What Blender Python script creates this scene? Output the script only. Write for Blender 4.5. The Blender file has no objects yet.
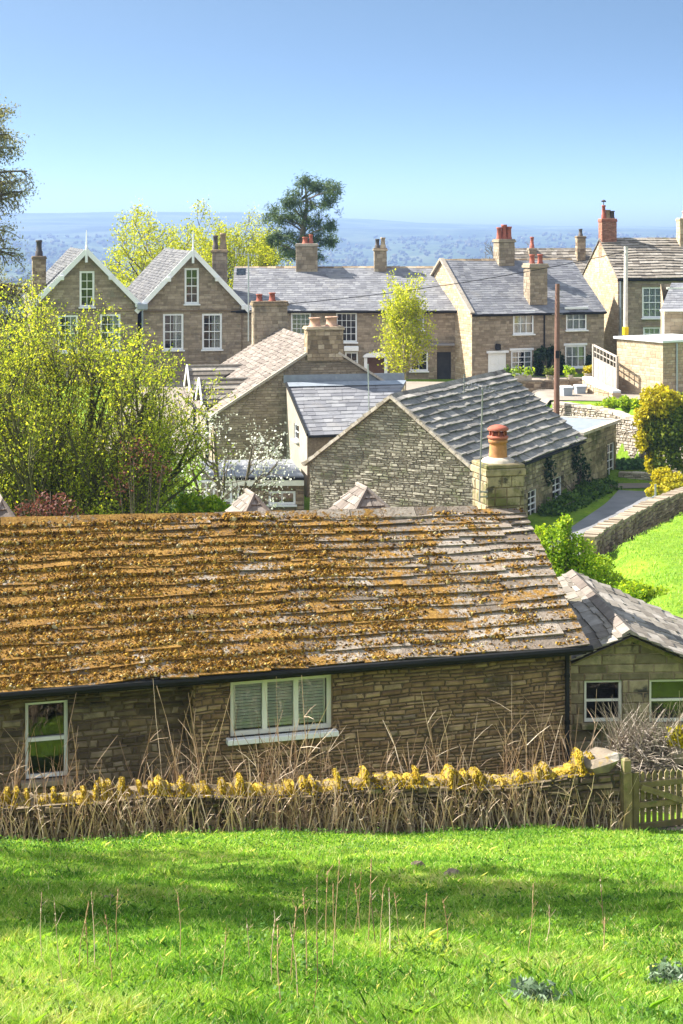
import bpy, math, random
import numpy as np
from mathutils import Vector

SEED = 7
random.seed(SEED)
RNG = np.random.default_rng(SEED)
scene = bpy.context.scene
COL = scene.collection
F = 1650.0            # focal length in pixels of the 683 x 1024 frame
CX, HY = 341.5, 228.0  # principal column, horizon row
V = Vector
UP = V((0, 0, 1))

def at(px, py, Y):
    """point seen at pixel (px,py) at depth Y (camera at the origin looking along +Y)"""
    return V(((px - CX) * Y / F, Y, (HY - py) * Y / F))

def U(a, b):
    return random.uniform(a, b)

def lerp(a, b, t):
    return a + (b - a) * t

# ------------------------------------------------------------------ materials
def new_mat(name):
    m = bpy.data.materials.new(name)
    m.use_nodes = True
    nt = m.node_tree
    nt.nodes.clear()
    return m, nt

class NT:
    def __init__(s, nt):
        s.nt = nt
    def n(s, typ, **kw):
        nd = s.nt.nodes.new(typ)
        for k, v in kw.items():
            setattr(nd, k, v)
        return nd
    def l(s, a, b):
        s.nt.links.new(a, b)
    def ramp(s, fac, stops, interp='LINEAR'):
        r = s.n('ShaderNodeValToRGB')
        r.color_ramp.interpolation = interp
        els = r.color_ramp.elements
        while len(els) < len(stops):
            els.new(0.5)
        for e, (p, c) in zip(els, stops):
            e.position = p
            e.color = (c[0], c[1], c[2], 1)
        s.l(fac, r.inputs[0])
        return r.outputs[0]
    def noise(s, vec, scale, detail=3, rough=.55, dist=0.0):
        nd = s.n('ShaderNodeTexNoise')
        nd.inputs['Scale'].default_value = scale
        nd.inputs['Detail'].default_value = detail
        nd.inputs['Roughness'].default_value = rough
        nd.inputs['Distortion'].default_value = dist
        s.l(vec, nd.inputs['Vector'])
        return nd.outputs['Fac']
    def mix(s, fac, a, b, mode='MIX'):
        m = s.n('ShaderNodeMix', data_type='RGBA', blend_type=mode)
        for sock, val in ((m.inputs[0], fac), (m.inputs[6], a), (m.inputs[7], b)):
            if hasattr(val, 'is_linked') or hasattr(val, 'links'):
                s.l(val, sock)
            elif isinstance(val, (int, float)):
                sock.default_value = val
            else:
                sock.default_value = (val[0], val[1], val[2], 1)
        return m.outputs[2]
    def math(s, op, a, b=0.0, clamp=False):
        m = s.n('ShaderNodeMath', operation=op, use_clamp=clamp)
        for i, val in enumerate((a, b)):
            if hasattr(val, 'links'):
                s.l(val, m.inputs[i])
            else:
                m.inputs[i].default_value = val
        return m.outputs[0]
    def maprange(s, v, a, b, c=0.0, d=1.0):
        m = s.n('ShaderNodeMapRange')
        s.l(v, m.inputs[0])
        for i, x in enumerate((a, b, c, d)):
            m.inputs[i + 1].default_value = x
        return m.outputs[0]
    def coord(s, sx=1, sy=1, sz=1):
        t = s.n('ShaderNodeTexCoord')
        if (sx, sy, sz) == (1, 1, 1):
            return t.outputs['Object']
        mp = s.n('ShaderNodeMapping')
        mp.inputs['Scale'].default_value = (sx, sy, sz)
        s.l(t.outputs['Object'], mp.inputs[0])
        return mp.outputs[0]
    def attr(s, name='rnd'):
        a = s.n('ShaderNodeAttribute', attribute_name=name)
        return a.outputs['Fac']

def tinted(name, stops, rough=.85, nscale=6.0, namt=.35, bump=.3, bscale=25.0, spots=(), metallic=0.0, spec=.3, bdist=.02):
    """surface whose pieces differ by the per-face value rnd, broken up by noise; spots = (colour, scale, threshold, softness)"""
    m, nt = new_mat(name)
    k = NT(nt)
    co = k.coord()
    base = k.ramp(k.attr(), stops)
    nz = k.noise(co, nscale, 5, .6)
    var = k.maprange(nz, .25, .75, 1 - namt, 1 + namt)
    cm = k.n('ShaderNodeCombineColor')
    for i in range(3):
        k.l(var, cm.inputs[i])
    col = k.mix(1.0, base, cm.outputs[0], 'MULTIPLY')
    for (c, sc, th, soft) in spots:
        f = k.maprange(k.noise(co, sc, 5, .65, .3), th, th + soft)
        col = k.mix(f, col, c)
    b = k.n('ShaderNodeBsdfPrincipled')
    k.l(col, b.inputs['Base Color'])
    b.inputs['Roughness'].default_value = rough
    b.inputs['Metallic'].default_value = metallic
    b.inputs['Specular IOR Level'].default_value = spec
    if bump:
        bp = k.n('ShaderNodeBump')
        bp.inputs['Strength'].default_value = bump
        bp.inputs['Distance'].default_value = bdist
        k.l(k.noise(co, bscale, 5, .65), bp.inputs['Height'])
        k.l(bp.outputs[0], b.inputs['Normal'])
    o = k.n('ShaderNodeOutputMaterial')
    k.l(b.outputs[0], o.inputs[0])
    return m

def leafy(name, stops, trans=.45, tcol=None, rough=.6):
    m, nt = new_mat(name)
    k = NT(nt)
    base = k.ramp(k.attr(), stops)
    d = k.n('ShaderNodeBsdfPrincipled')
    d.inputs['Roughness'].default_value = rough
    d.inputs['Specular IOR Level'].default_value = .25
    k.l(base, d.inputs['Base Color'])
    t = k.n('ShaderNodeBsdfTranslucent')
    tc = k.mix(1.0, base, tcol or (1.5, 1.35, .6), 'MULTIPLY')
    k.l(tc, t.inputs[0])
    mx = k.n('ShaderNodeMixShader')
    mx.inputs[0].default_value = trans
    k.l(d.outputs[0], mx.inputs[1])
    k.l(t.outputs[0], mx.inputs[2])
    o = k.n('ShaderNodeOutputMaterial')
    k.l(mx.outputs[0], o.inputs[0])
    return m

def glass_mat():
    m, nt = new_mat('window glass')
    k = NT(nt)
    tr = k.n('ShaderNodeBsdfTransparent')
    tr.inputs[0].default_value = (.82, .88, .86, 1)
    gl = k.n('ShaderNodeBsdfGlossy')
    gl.inputs['Roughness'].default_value = .03
    bp = k.n('ShaderNodeBump')
    bp.inputs['Strength'].default_value = .25
    bp.inputs['Distance'].default_value = .02
    k.l(k.noise(k.coord(), 2.2, 2), bp.inputs['Height'])
    k.l(bp.outputs[0], gl.inputs['Normal'])
    fr = k.n('ShaderNodeFresnel')
    fr.inputs[0].default_value = 1.5
    f = k.math('ADD', fr.outputs[0], .07, True)
    mx = k.n('ShaderNodeMixShader')
    k.l(f, mx.inputs[0])
    k.l(tr.outputs[0], mx.inputs[1])
    k.l(gl.outputs[0], mx.inputs[2])
    o = k.n('ShaderNodeOutputMaterial')
    k.l(mx.outputs[0], o.inputs[0])
    return m

def ground_mat(name, stops, scale, extra=None, bump=.5):
    m, nt = new_mat(name)
    k = NT(nt)
    co = k.coord()
    n1 = k.noise(co, scale, 6, .65)
    col = k.ramp(n1, stops)
    n2 = k.noise(co, scale * 9, 4, .7)
    v = k.maprange(n2, .3, .7, .6, 1.4)
    cm = k.n('ShaderNodeCombineColor')
    for i in range(3):
        k.l(v, cm.inputs[i])
    col = k.mix(1.0, col, cm.outputs[0], 'MULTIPLY')
    if extra:
        c, sc, th, soft = extra
        col = k.mix(k.maprange(k.noise(co, sc, 4), th, th + soft), col, c)
    b = k.n('ShaderNodeBsdfPrincipled')
    b.inputs['Roughness'].default_value = .95
    b.inputs['Specular IOR Level'].default_value = .1
    k.l(col, b.inputs['Base Color'])
    if bump:
        bp = k.n('ShaderNodeBump')
        bp.inputs['Strength'].default_value = bump
        bp.inputs['Distance'].default_value = .05
        k.l(n2, bp.inputs['Height'])
        k.l(bp.outputs[0], b.inputs['Normal'])
    o = k.n('ShaderNodeOutputMaterial')
    k.l(b.outputs[0], o.inputs[0])
    return m

def mossy_slate_mat():
    m, nt = new_mat('mossy stone slate')
    k = NT(nt)
    co = k.coord()
    base = k.ramp(k.attr(), [(0, (.15, .12, .095)), (.35, (.225, .18, .143)), (.7, (.295, .245, .20)), (1, (.36, .31, .265))])
    n0 = k.noise(co, 9, 5, .65)
    var = k.maprange(n0, .25, .75, .65, 1.3)
    cm = k.n('ShaderNodeCombineColor')
    for i in range(3):
        k.l(var, cm.inputs[i])
    col = k.mix(1.0, base, cm.outputs[0], 'MULTIPLY')
    col = k.mix(k.maprange(k.noise(co, 7, 5, .7), .60, .68), col, (.36, .33, .29))
    # growth of moss: thick to the west end, thinning to the east verge
    sep = k.n('ShaderNodeSeparateXYZ')
    k.l(co, sep.inputs[0])
    grad = k.maprange(sep.outputs[0], -3.0, 4.6, .10, -.09)
    big = k.noise(co, 1.3, 4, .6)
    fine = k.noise(co, 11, 5, .7)
    s = k.math('ADD', k.math('ADD', k.math('MULTIPLY', big, .55), k.math('MULTIPLY', fine, .55)), grad)
    mask = k.maprange(s, .53, .59)
    mcol = k.ramp(k.math('ADD', k.math('MULTIPLY', k.noise(co, 26, 5, .75), .7), k.math('MULTIPLY', k.noise(co, 2.6, 3), .3)), [(.30, (.06, .033, .015)), (.42, (.155, .08, .022)), (.54, (.28, .15, .034)), (.66, (.38, .23, .06)), (.8, (.38, .31, .16))])
    col = k.mix(mask, col, mcol)
    b = k.n('ShaderNodeBsdfPrincipled')
    b.inputs['Roughness'].default_value = .92
    b.inputs['Specular IOR Level'].default_value = .2
    k.l(col, b.inputs['Base Color'])
    bp = k.n('ShaderNodeBump')
    bp.inputs['Strength'].default_value = .7
    bp.inputs['Distance'].default_value = .035
    k.l(k.math('ADD', k.math('MULTIPLY', mask, .5), k.noise(co, 22, 5, .7)), bp.inputs['Height'])
    k.l(bp.outputs[0], b.inputs['Normal'])
    o = k.n('ShaderNodeOutputMaterial')
    k.l(b.outputs[0], o.inputs[0])
    return m

M = {}
M['stone_warm'] = tinted('warm sandstone', [(0, (.17, .105, .055)), (.3, (.245, .16, .08)), (.65, (.31, .21, .11)), (.9, (.38, .27, .15)), (1, (.20, .155, .105))], nscale=5, namt=.4, bump=.7, bscale=16,
                          spots=[((.085, .065, .04), .9, .58, .12), ((.14, .13, .055), 2.2, .62, .08), ((.10, .07, .045), 6, .6, .06)])
M['stone_dark'] = tinted('sooty sandstone', [(0, (.15, .105, .065)), (.4, (.25, .185, .115)), (.8, (.34, .255, .165)), (1, (.42, .33, .23))], nscale=4, namt=.35, bump=.5, bscale=14,
                         spots=[((.085, .07, .05), .8, .58, .12)])
M['stone_soot'] = tinted('blackened sandstone', [(0, (.075, .055, .036)), (.4, (.135, .10, .065)), (.8, (.20, .15, .10)), (1, (.27, .215, .15))], nscale=4, namt=.4, bump=.6, bscale=14,
                         spots=[((.05, .042, .034), .8, .55, .12), ((.22, .155, .08), 1.3, .6, .1)])
M['stone_grey'] = tinted('grey rubble', [(0, (.14, .13, .095)), (.4, (.225, .21, .16)), (.75, (.315, .295, .23)), (1, (.42, .39, .31))], nscale=6, namt=.35, bump=.6, bscale=14,
                        spots=[((.16, .165, .095), 1.1, .53, .1), ((.095, .09, .07), 1.8, .6, .07)])
M['stone_ivy'] = tinted('damp green stone', [(0, (.15, .125, .07)), (.4, (.25, .21, .12)), (.8, (.34, .285, .17)), (1, (.42, .355, .23))], nscale=5, namt=.4, bump=.6, bscale=14,
                        spots=[((.10, .105, .04), 1.0, .52, .12), ((.055, .05, .04), 1.6, .6, .08)])
M['stone_stack'] = tinted('mossy stained stack stone', [(0, (.20, .16, .09)), (.5, (.29, .235, .14)), (1, (.36, .30, .19))], nscale=5, namt=.4, bump=.6, bscale=14,
                        spots=[((.13, .125, .045), 2.0, .5, .1), ((.07, .06, .04), 2.6, .58, .08)])
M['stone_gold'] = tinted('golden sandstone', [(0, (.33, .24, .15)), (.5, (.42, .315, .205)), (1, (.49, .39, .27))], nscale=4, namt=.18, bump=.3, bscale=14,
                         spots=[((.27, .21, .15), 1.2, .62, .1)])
M['stone_brown'] = tinted('brown gritstone', [(0, (.21, .165, .115)), (.5, (.29, .23, .165)), (1, (.37, .30, .22))], nscale=3, namt=.25, bump=.4, bscale=12,
                          spots=[((.135, .115, .09), .5, .56, .15), ((.22, .20, .14), 1.3, .6, .1)])
M['stone_pale'] = tinted('pale limestone', [(0, (.28, .24, .19)), (.5, (.43, .37, .30)), (1, (.55, .49, .42))], nscale=6, namt=.3, bump=.5, bscale=16,
                         spots=[((.24, .20, .12), 2.5, .6, .08), ((.42, .25, .06), 4.0, .66, .05)])
M['mortar'] = tinted('lime mortar', [(0, (.19, .14, .09)), (1, (.25, .19, .13))], nscale=10, bump=.3)
M['mortar_dark'] = tinted('earthy mortar', [(0, (.10, .072, .045)), (1, (.15, .11, .07))], nscale=10, bump=.3)
M['mortar_pale'] = tinted('pale pointing', [(0, (.20, .165, .12)), (1, (.26, .215, .16))], nscale=10, bump=.3)
M['dry_gap'] = tinted('packing stone', [(0, (.05, .04, .03)), (1, (.08, .065, .045))], nscale=10, bump=.3)
M['stone_wallface'] = tinted('lichened walling stone', [(0, (.07, .05, .03)), (.5, (.13, .095, .055)), (1, (.21, .16, .10))], nscale=6, namt=.4, bump=.6, bscale=16,
                         spots=[((.10, .11, .03), 2.2, .56, .1)])
M['slate_moss'] = mossy_slate_mat()
M['moss'] = tinted('cushion moss', [(0, (.05, .028, .013)), (.2, (.125, .064, .018)), (.42, (.25, .13, .028)), (.62, (.38, .205, .036)), (.8, (.44, .28, .055)), (.92, (.43, .34, .15)), (1, (.50, .44, .33))], nscale=30, namt=.4, bump=.8, bscale=90, rough=1, spec=.05)
M['moss_yellow'] = tinted('golden moss', [(0, (.15, .09, .015)), (.3, (.28, .18, .018)), (.7, (.42, .29, .022)), (1, (.54, .40, .05))], nscale=30, namt=.35, bump=.8, bscale=90, rough=1, spec=.05)
M['slate_stone'] = tinted('stone slate', [(0, (.13, .11, .09)), (.4, (.20, .175, .145)), (.8, (.265, .235, .20)), (1, (.32, .29, .255))], nscale=5, namt=.3, bump=.5, bscale=20,
                          spots=[((.12, .11, .065), 1.3, .6, .1), ((.36, .34, .30), 6, .66, .04)])
M['slate_pink'] = tinted('pinkish stone slate', [(0, (.125, .10, .085)), (.5, (.18, .15, .128)), (1, (.235, .20, .175))], nscale=5, namt=.3, bump=.5, bscale=20,
                         spots=[((.13, .11, .07), 1.4, .60, .1), ((.29, .265, .24), 5, .66, .05)])
M['slate_blue'] = tinted('weathered blue slate', [(0, (.135, .135, .15)), (.5, (.18, .18, .195)), (1, (.235, .235, .245))], nscale=1.2, namt=.22, bump=.2, bscale=20, rough=.6, spec=.45,
                         spots=[((.22, .21, .205), .7, .55, .2), ((.12, .12, .125), 1.6, .6, .1)])
M['slate_grey'] = tinted('streaked grey slate', [(0, (.07, .07, .075)), (.5, (.105, .103, .108)), (1, (.15, .146, .145))], nscale=2, namt=.35, bump=.3, bscale=20,
                        spots=[((.17, .165, .155), 1.4, .58, .1), ((.055, .055, .055), 1.0, .6, .1)])
M['slate_mid'] = tinted('grey thick slate', [(0, (.15, .14, .128)), (.5, (.23, .215, .195)), (1, (.325, .30, .27))], nscale=4, namt=.35, bump=.5, bscale=20,
                        spots=[((.38, .355, .32), 3, .60, .06), ((.12, .115, .09), 1.2, .58, .1), ((.36, .24, .05), 2.2, .74, .04)])
M['white'] = tinted('white paint', [(0, (.72, .73, .74)), (1, (.82, .82, .81))], nscale=5, namt=.06, bump=.05, rough=.45, spec=.45)
M['cream'] = tinted('cream paint', [(0, (.70, .70, .60)), (1, (.76, .76, .66))], nscale=5, namt=.06, bump=.05, rough=.5)
M['render'] = tinted('pale lime render', [(0, (.30, .25, .21)), (1, (.34, .29, .24))], nscale=2, namt=.2, bump=.3, bscale=30)
M['black_metal'] = tinted('black gutter paint', [(0, (.012, .012, .012)), (1, (.022, .022, .022))], nscale=6, namt=.2, bump=.1, rough=.65, spec=.2)
M['lead'] = tinted('dull lead sheet', [(0, (.20, .23, .27)), (1, (.27, .30, .34))], nscale=3, namt=.2, bump=.2, rough=.5, spec=.5,
                   spots=[((.34, .36, .38), 1.5, .6, .1)])
M['lead_pale'] = tinted('pale roofing felt', [(0, (.21, .215, .23)), (1, (.25, .255, .27))], nscale=1.5, namt=.15, bump=.15, rough=.6,
                        spots=[((.17, .17, .175), 1.0, .62, .12)])
M['white_roof'] = tinted('white roof membrane', [(0, (.66, .68, .70)), (1, (.74, .75, .76))], nscale=1.5, namt=.1, bump=.1, rough=.5)
M['terracotta'] = tinted('orange terracotta', [(0, (.38, .17, .065)), (1, (.46, .22, .09))], nscale=8, namt=.3, bump=.2,
                         spots=[((.25, .14, .08), 5, .55, .1)])
M['red_clay'] = tinted('red clay pot', [(0, (.29, .085, .055)), (1, (.36, .115, .075))], nscale=8, namt=.3, bump=.2,
                       spots=[((.10, .065, .055), 3, .58, .1)])
M['buff_clay'] = tinted('salmon clay pot', [(0, (.44, .27, .19)), (1, (.55, .36, .27))], nscale=6, namt=.25, bump=.3)
M['dark_clay'] = tinted('sooty pot', [(0, (.06, .05, .048)), (1, (.10, .085, .075))], nscale=6, namt=.25, bump=.3)
M['brick'] = tinted('red brick', [(0, (.22, .085, .055)), (.5, (.30, .125, .08)), (1, (.38, .18, .12))], nscale=6, namt=.25, bump=.3,
                    spots=[((.11, .07, .06), 1.0, .58, .1)])
M['bark'] = tinted('grey brown bark', [(0, (.085, .065, .045)), (1, (.15, .12, .085))], nscale=9, namt=.4, bump=.6, bscale=30)
M['bark_green'] = tinted('lichened bark', [(0, (.07, .065, .035)), (1, (.13, .115, .06))], nscale=9, namt=.4, bump=.6, bscale=30)
M['bark_birch'] = tinted('pale birch bark', [(0, (.34, .29, .19)), (1, (.45, .40, .28))], nscale=9, namt=.4, bump=.4, bscale=30)
M['deadstem'] = tinted('dead plant stem', [(0, (.20, .13, .08)), (.4, (.36, .255, .16)), (.75, (.50, .39, .27)), (1, (.60, .51, .40))], nscale=9, namt=.25, bump=0)
M['straw'] = tinted('bleached dead bracken', [(0, (.16, .125, .10)), (.5, (.33, .275, .22)), (1, (.52, .45, .36))], nscale=9, namt=.25, bump=0)
M['rock_gold'] = tinted('golden lichened stone', [(0, (.13, .095, .05)), (1, (.22, .17, .10))], nscale=5, namt=.35, bump=.6, bscale=18,
                   spots=[((.34, .23, .025), 4.5, .43, .12), ((.26, .22, .17), 7, .64, .06)])
M['redstem'] = tinted('rust brown stem', [(0, (.26, .15, .07)), (1, (.44, .30, .17))], nscale=9, namt=.25, bump=0)
M['wood'] = tinted('mossy gate timber', [(0, (.12, .095, .045)), (.5, (.18, .14, .065)), (1, (.25, .20, .10))], nscale=7, namt=.35, bump=.4, bscale=40,
                   spots=[((.10, .12, .03), 3, .55, .1)])
M['wood_pale'] = tinted('silvered timber', [(0, (.30, .26, .22)), (1, (.42, .37, .32))], nscale=4, namt=.25, bump=.3, bscale=30)
M['wood_pole'] = tinted('creosoted pole', [(0, (.16, .085, .06)), (1, (.22, .12, .085))], nscale=4, namt=.25, bump=.3, bscale=30)
M['pole_grey'] = tinted('bleached pole', [(0, (.42, .40, .37)), (1, (.52, .50, .46))], nscale=4, namt=.2, bump=.3, bscale=30)
M['galv'] = tinted('galvanised metal', [(0, (.36, .38, .40)), (1, (.46, .48, .50))], nscale=6, namt=.15, bump=.1, rough=.4, metallic=.6, spec=.5)
M['alu_dark'] = tinted('weathered aerial metal', [(0, (.20, .20, .20)), (1, (.28, .28, .28))], nscale=6, namt=.15, bump=.1, rough=.45, metallic=.4)
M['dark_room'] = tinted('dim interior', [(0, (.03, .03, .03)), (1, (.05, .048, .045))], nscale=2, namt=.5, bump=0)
M['curtain'] = tinted('net curtain', [(0, (.50, .52, .55)), (1, (.66, .67, .68))], nscale=5, namt=.2, bump=.3, bscale=8)
M['curtain_green'] = tinted('pale green blind', [(0, (.50, .58, .42)), (1, (.60, .67, .50))], nscale=3, namt=.2, bump=.1)
M['timber_blind'] = tinted('cream shutter slat', [(0, (.72, .74, .62)), (1, (.80, .81, .70))], nscale=5, namt=.06, bump=.03, rough=.5)
M['bin'] = tinted('grey bin plastic', [(0, (.25, .29, .33)), (1, (.30, .34, .38))], nscale=3, namt=.1, bump=.05, rough=.45, spec=.5)
M['bin_lid'] = tinted('pale bin lid', [(0, (.50, .52, .54)), (1, (.60, .62, .63))], nscale=3, namt=.1, bump=.05, rough=.45, spec=.5)
M['rubber'] = tinted('black rubber', [(0, (.02, .02, .02)), (1, (.03, .03, .03))], bump=0)
M['glass'] = glass_mat()
M['asphalt'] = tinted('worn lane asphalt', [(0, (.17, .17, .18)), (1, (.21, .21, .215))], nscale=.8, namt=.25, bump=.3, bscale=30)
M['gravel'] = tinted('brown bounce gravel', [(0, (.26, .205, .15)), (1, (.32, .26, .20))], nscale=1.2, namt=.3, bump=.4, bscale=30)
M['road_pale'] = tinted('dusty pale road', [(0, (.22, .185, .15)), (1, (.27, .23, .19))], nscale=.8, namt=.2, bump=.3, bscale=30)
M['rock'] = tinted('weathered gritstone', [(0, (.15, .115, .08)), (1, (.26, .215, .165))], nscale=5, namt=.35, bump=.6, bscale=18,
                   spots=[((.30, .20, .04), 5, .60, .08), ((.34, .30, .25), 3, .58, .08)])
# foliage
M['deadstem'] = leafy('dead plant stem', [(0, (.15, .10, .06)), (.25, (.32, .225, .145)), (.55, (.50, .38, .265)), (.8, (.63, .51, .38)), (1, (.74, .65, .52))], .35, (1.1, 1.0, .85))
M['straw'] = leafy('bleached dead bracken', [(0, (.20, .16, .13)), (.5, (.38, .32, .26)), (1, (.56, .49, .41))], .3, (1.1, 1, .9))
M['grass'] = leafy('meadow grass blade', [(0, (.05, .145, .018)), (.3, (.135, .30, .03)), (.65, (.29, .46, .066)), (.92, (.48, .55, .15)), (1, (.64, .56, .33))], .44, (1.25, 1.25, .5))
M['l_willow'] = leafy('yellow green spring leaf', [(0, (.13, .20, .02)), (.35, (.29, .36, .035)), (.7, (.44, .49, .05)), (1, (.57, .57, .10))], .55)
M['l_lime'] = leafy('lime green leaf', [(0, (.20, .25, .015)), (.5, (.38, .42, .02)), (1, (.52, .52, .03))], .5)
M['l_birch'] = leafy('golden green birch leaf', [(0, (.22, .29, .02)), (.5, (.40, .46, .03)), (1, (.55, .56, .06))], .5)
M['l_pine'] = leafy('dark pine needle', [(0, (.03, .065, .025)), (.5, (.075, .125, .045)), (1, (.14, .20, .075))], .2)
M['l_conifer'] = leafy('grey green spray', [(0, (.13, .145, .09)), (.5, (.25, .26, .16)), (1, (.38, .37, .24))], .45)
M['l_hawthorn'] = leafy('bright hawthorn leaf', [(0, (.11, .22, .012)), (.5, (.25, .38, .02)), (1, (.42, .50, .035))], .5)
M['l_green'] = leafy('mid green leaf', [(0, (.03, .07, .012)), (.5, (.07, .14, .02)), (1, (.14, .23, .035))], .35)
M['l_weed'] = leafy('meadow weed leaf', [(0, (.035, .09, .015)), (.5, (.08, .18, .025)), (1, (.17, .29, .05))], .3)
M['l_ivy'] = leafy('dark ivy leaf', [(0, (.010, .025, .008)), (.5, (.022, .048, .014)), (1, (.045, .085, .022))], .2)
M['l_gold'] = leafy('golden privet leaf', [(0, (.22, .22, .012)), (.5, (.42, .37, .015)), (1, (.58, .50, .03))], .35)
M['l_goldgreen'] = leafy('green privet leaf', [(0, (.05, .085, .012)), (.5, (.11, .15, .018)), (1, (.22, .25, .025))], .35)
M['l_red'] = leafy('purple red leaf', [(0, (.07, .025, .022)), (.5, (.15, .055, .045)), (1, (.26, .11, .085))], .35, (1.3, 1.0, .8))
M['l_white'] = leafy('white blossom', [(0, (.40, .42, .28)), (.3, (.62, .62, .54)), (1, (.80, .79, .73))], .3, (1, 1, .95))
M['l_silver'] = leafy('silver thistle leaf', [(0, (.08, .14, .07)), (.5, (.17, .24, .14)), (1, (.28, .34, .25))], .2, (1, 1, .8))
M['l_lavender'] = leafy('lavender leaf', [(0, (.07, .16, .05)), (.5, (.12, .24, .08)), (1, (.20, .33, .13))], .3)
M['l_far'] = tinted('far woodland canopy', [(0, (.02, .035, .015)), (.5, (.05, .065, .025)), (.85, (.09, .085, .045)), (1, (.13, .13, .04))], nscale=.15, namt=.4, bump=0)
M['ground'] = ground_mat('meadow turf', [(.3, (.07, .14, .012)), (.5, (.13, .22, .018)), (.7, (.19, .27, .025))], .9, ((.22, .17, .08), 1.7, .66, .1))
M['hills'] = ground_mat('hill pasture and wood', [(.36, (.016, .03, .014)), (.46, (.03, .048, .018)), (.54, (.055, .08, .028)), (.7, (.10, .11, .05))], .0045, bump=0)
# ------------------------------------------------------------------ mesh building
class MB:
    def __init__(s):
        s.v, s.f, s.s, s.r = [], [], [], []
    def add(s, vs, fs, slot=0, rnd=None):
        b = len(s.v)
        r = random.random() if rnd is None else rnd
        s.v.extend([(p[0], p[1], p[2]) for p in vs])
        for f in fs:
            s.f.append(tuple(i + b for i in f))
            s.s.append(slot)
            s.r.append(r)
    def quad(s, a, b, c, d, slot=0, rnd=None):
        s.add([a, b, c, d], [(0, 1, 2, 3)], slot, rnd)
    def box(s, c, ax, ay, az, slot=0, rnd=None, bev=0.0):
        """box about c with half-vectors ax, ay, az; bev chamfers the top and bottom rim"""
        c = V(c)
        vs, fs = [], []
        if bev <= 0:
            for k in (-1, 1):
                for (i, j) in ((-1, -1), (1, -1), (1, 1), (-1, 1)):
                    vs.append(c + ax * i + ay * j + az * k)
            fs = [(3, 2, 1, 0), (4, 5, 6, 7), (0, 1, 5, 4), (1, 2, 6, 5), (2, 3, 7, 6), (3, 0, 4, 7)]
        else:
            lx, ly, lz = ax.length, ay.length, az.length
            for (k, sh) in ((-1, 1), (-1 + bev / lz, 0), (1 - bev / lz, 0), (1, 1)):
                for (i, j) in ((-1, -1), (1, -1), (1, 1), (-1, 1)):
                    vs.append(c + ax * i * (1 - sh * bev / lx) + ay * j * (1 - sh * bev / ly) + az * k)
            fs = [(3, 2, 1, 0), (12, 13, 14, 15)]
            for lv in range(3):
                for i in range(4):
                    a = lv * 4
                    fs.append((a + i, a + (i + 1) % 4, a + 4 + (i + 1) % 4, a + 4 + i))
        s.add(vs, fs, slot, rnd)
    def beam(s, p, q, w, h, up=UP, slot=0, rnd=None):
        p, q = V(p), V(q)
        d = (q - p)
        side = d.cross(up)
        if side.length < 1e-6:
            side = d.cross(V((1, 0, 0)))
        side.normalize()
        u2 = side.cross(d).normalized()
        s.box((p + q) / 2, d / 2, side * w / 2, u2 * h / 2, slot, rnd)
    def tube(s, pts, rad, n=6, slot=0, rnd=None, cap=True):
        pts = [V(p) for p in pts]
        if not hasattr(rad, '__len__'):
            rad = [rad] * len(pts)
        vs = []
        for i, p in enumerate(pts):
            d = (pts[min(i + 1, len(pts) - 1)] - pts[max(i - 1, 0)])
            if d.length < 1e-9:
                d = V((0, 0, 1))
            d.normalize()
            a = d.cross(V((0, 0, 1)) if abs(d.z) < .9 else V((1, 0, 0))).normalized()
            b = d.cross(a)
            for k in range(n):
                t = 2 * math.pi * k / n
                vs.append(p + (a * math.cos(t) + b * math.sin(t)) * rad[i])
        fs = []
        for i in range(len(pts) - 1):
            for k in range(n):
                fs.append((i * n + k, i * n + (k + 1) % n, (i + 1) * n + (k + 1) % n, (i + 1) * n + k))
        if cap:
            fs.append(tuple(range(n - 1, -1, -1)))
            m = (len(pts) - 1) * n
            fs.append(tuple(m + k for k in range(n)))
        s.add(vs, fs, slot, rnd)
    def lathe(s, c, prof, n=14, slot=0, rnd=None):
        """prof = (radius, height) pairs about the vertical through c"""
        c = V(c)
        vs = []
        for (r, h) in prof:
            for k in range(n):
                t = 2 * math.pi * k / n
                vs.append(c + V((r * math.cos(t), r * math.sin(t), h)))
        fs = []
        for i in range(len(prof) - 1):
            for k in range(n):
                fs.append((i * n + k, i * n + (k + 1) % n, (i + 1) * n + (k + 1) % n, (i + 1) * n + k))
        m = (len(prof) - 1) * n
        fs.append(tuple(m + k for k in range(n)))
        s.add(vs, fs, slot, rnd)
    def build(s, name, mats, parent=None, smooth=False):
        me = bpy.data.meshes.new(name)
        me.from_pydata(s.v, [], s.f)
        if not isinstance(mats, (list, tuple)):
            mats = [mats]
        for m in mats:
            me.materials.append(m)
        if len(mats) > 1:
            me.polygons.foreach_set('material_index', np.array(s.s, dtype=np.int32))
        a = me.attributes.new('rnd', 'FLOAT', 'FACE')
        a.data.foreach_set('value', np.array(s.r, dtype=np.float32))
        if smooth:
            me.polygons.foreach_set('use_smooth', np.ones(len(s.f), dtype=bool))
        me.update()
        return link(name, me, parent)

def link(name, data, parent=None):
    o = bpy.data.objects.new(name, data)
    COL.objects.link(o)
    if parent is not None:
        o.parent = parent
        w = V(parent.location)
        if parent.parent is not None:
            w = w + V(parent.parent.location)
        o.location = -w
    return o

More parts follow.
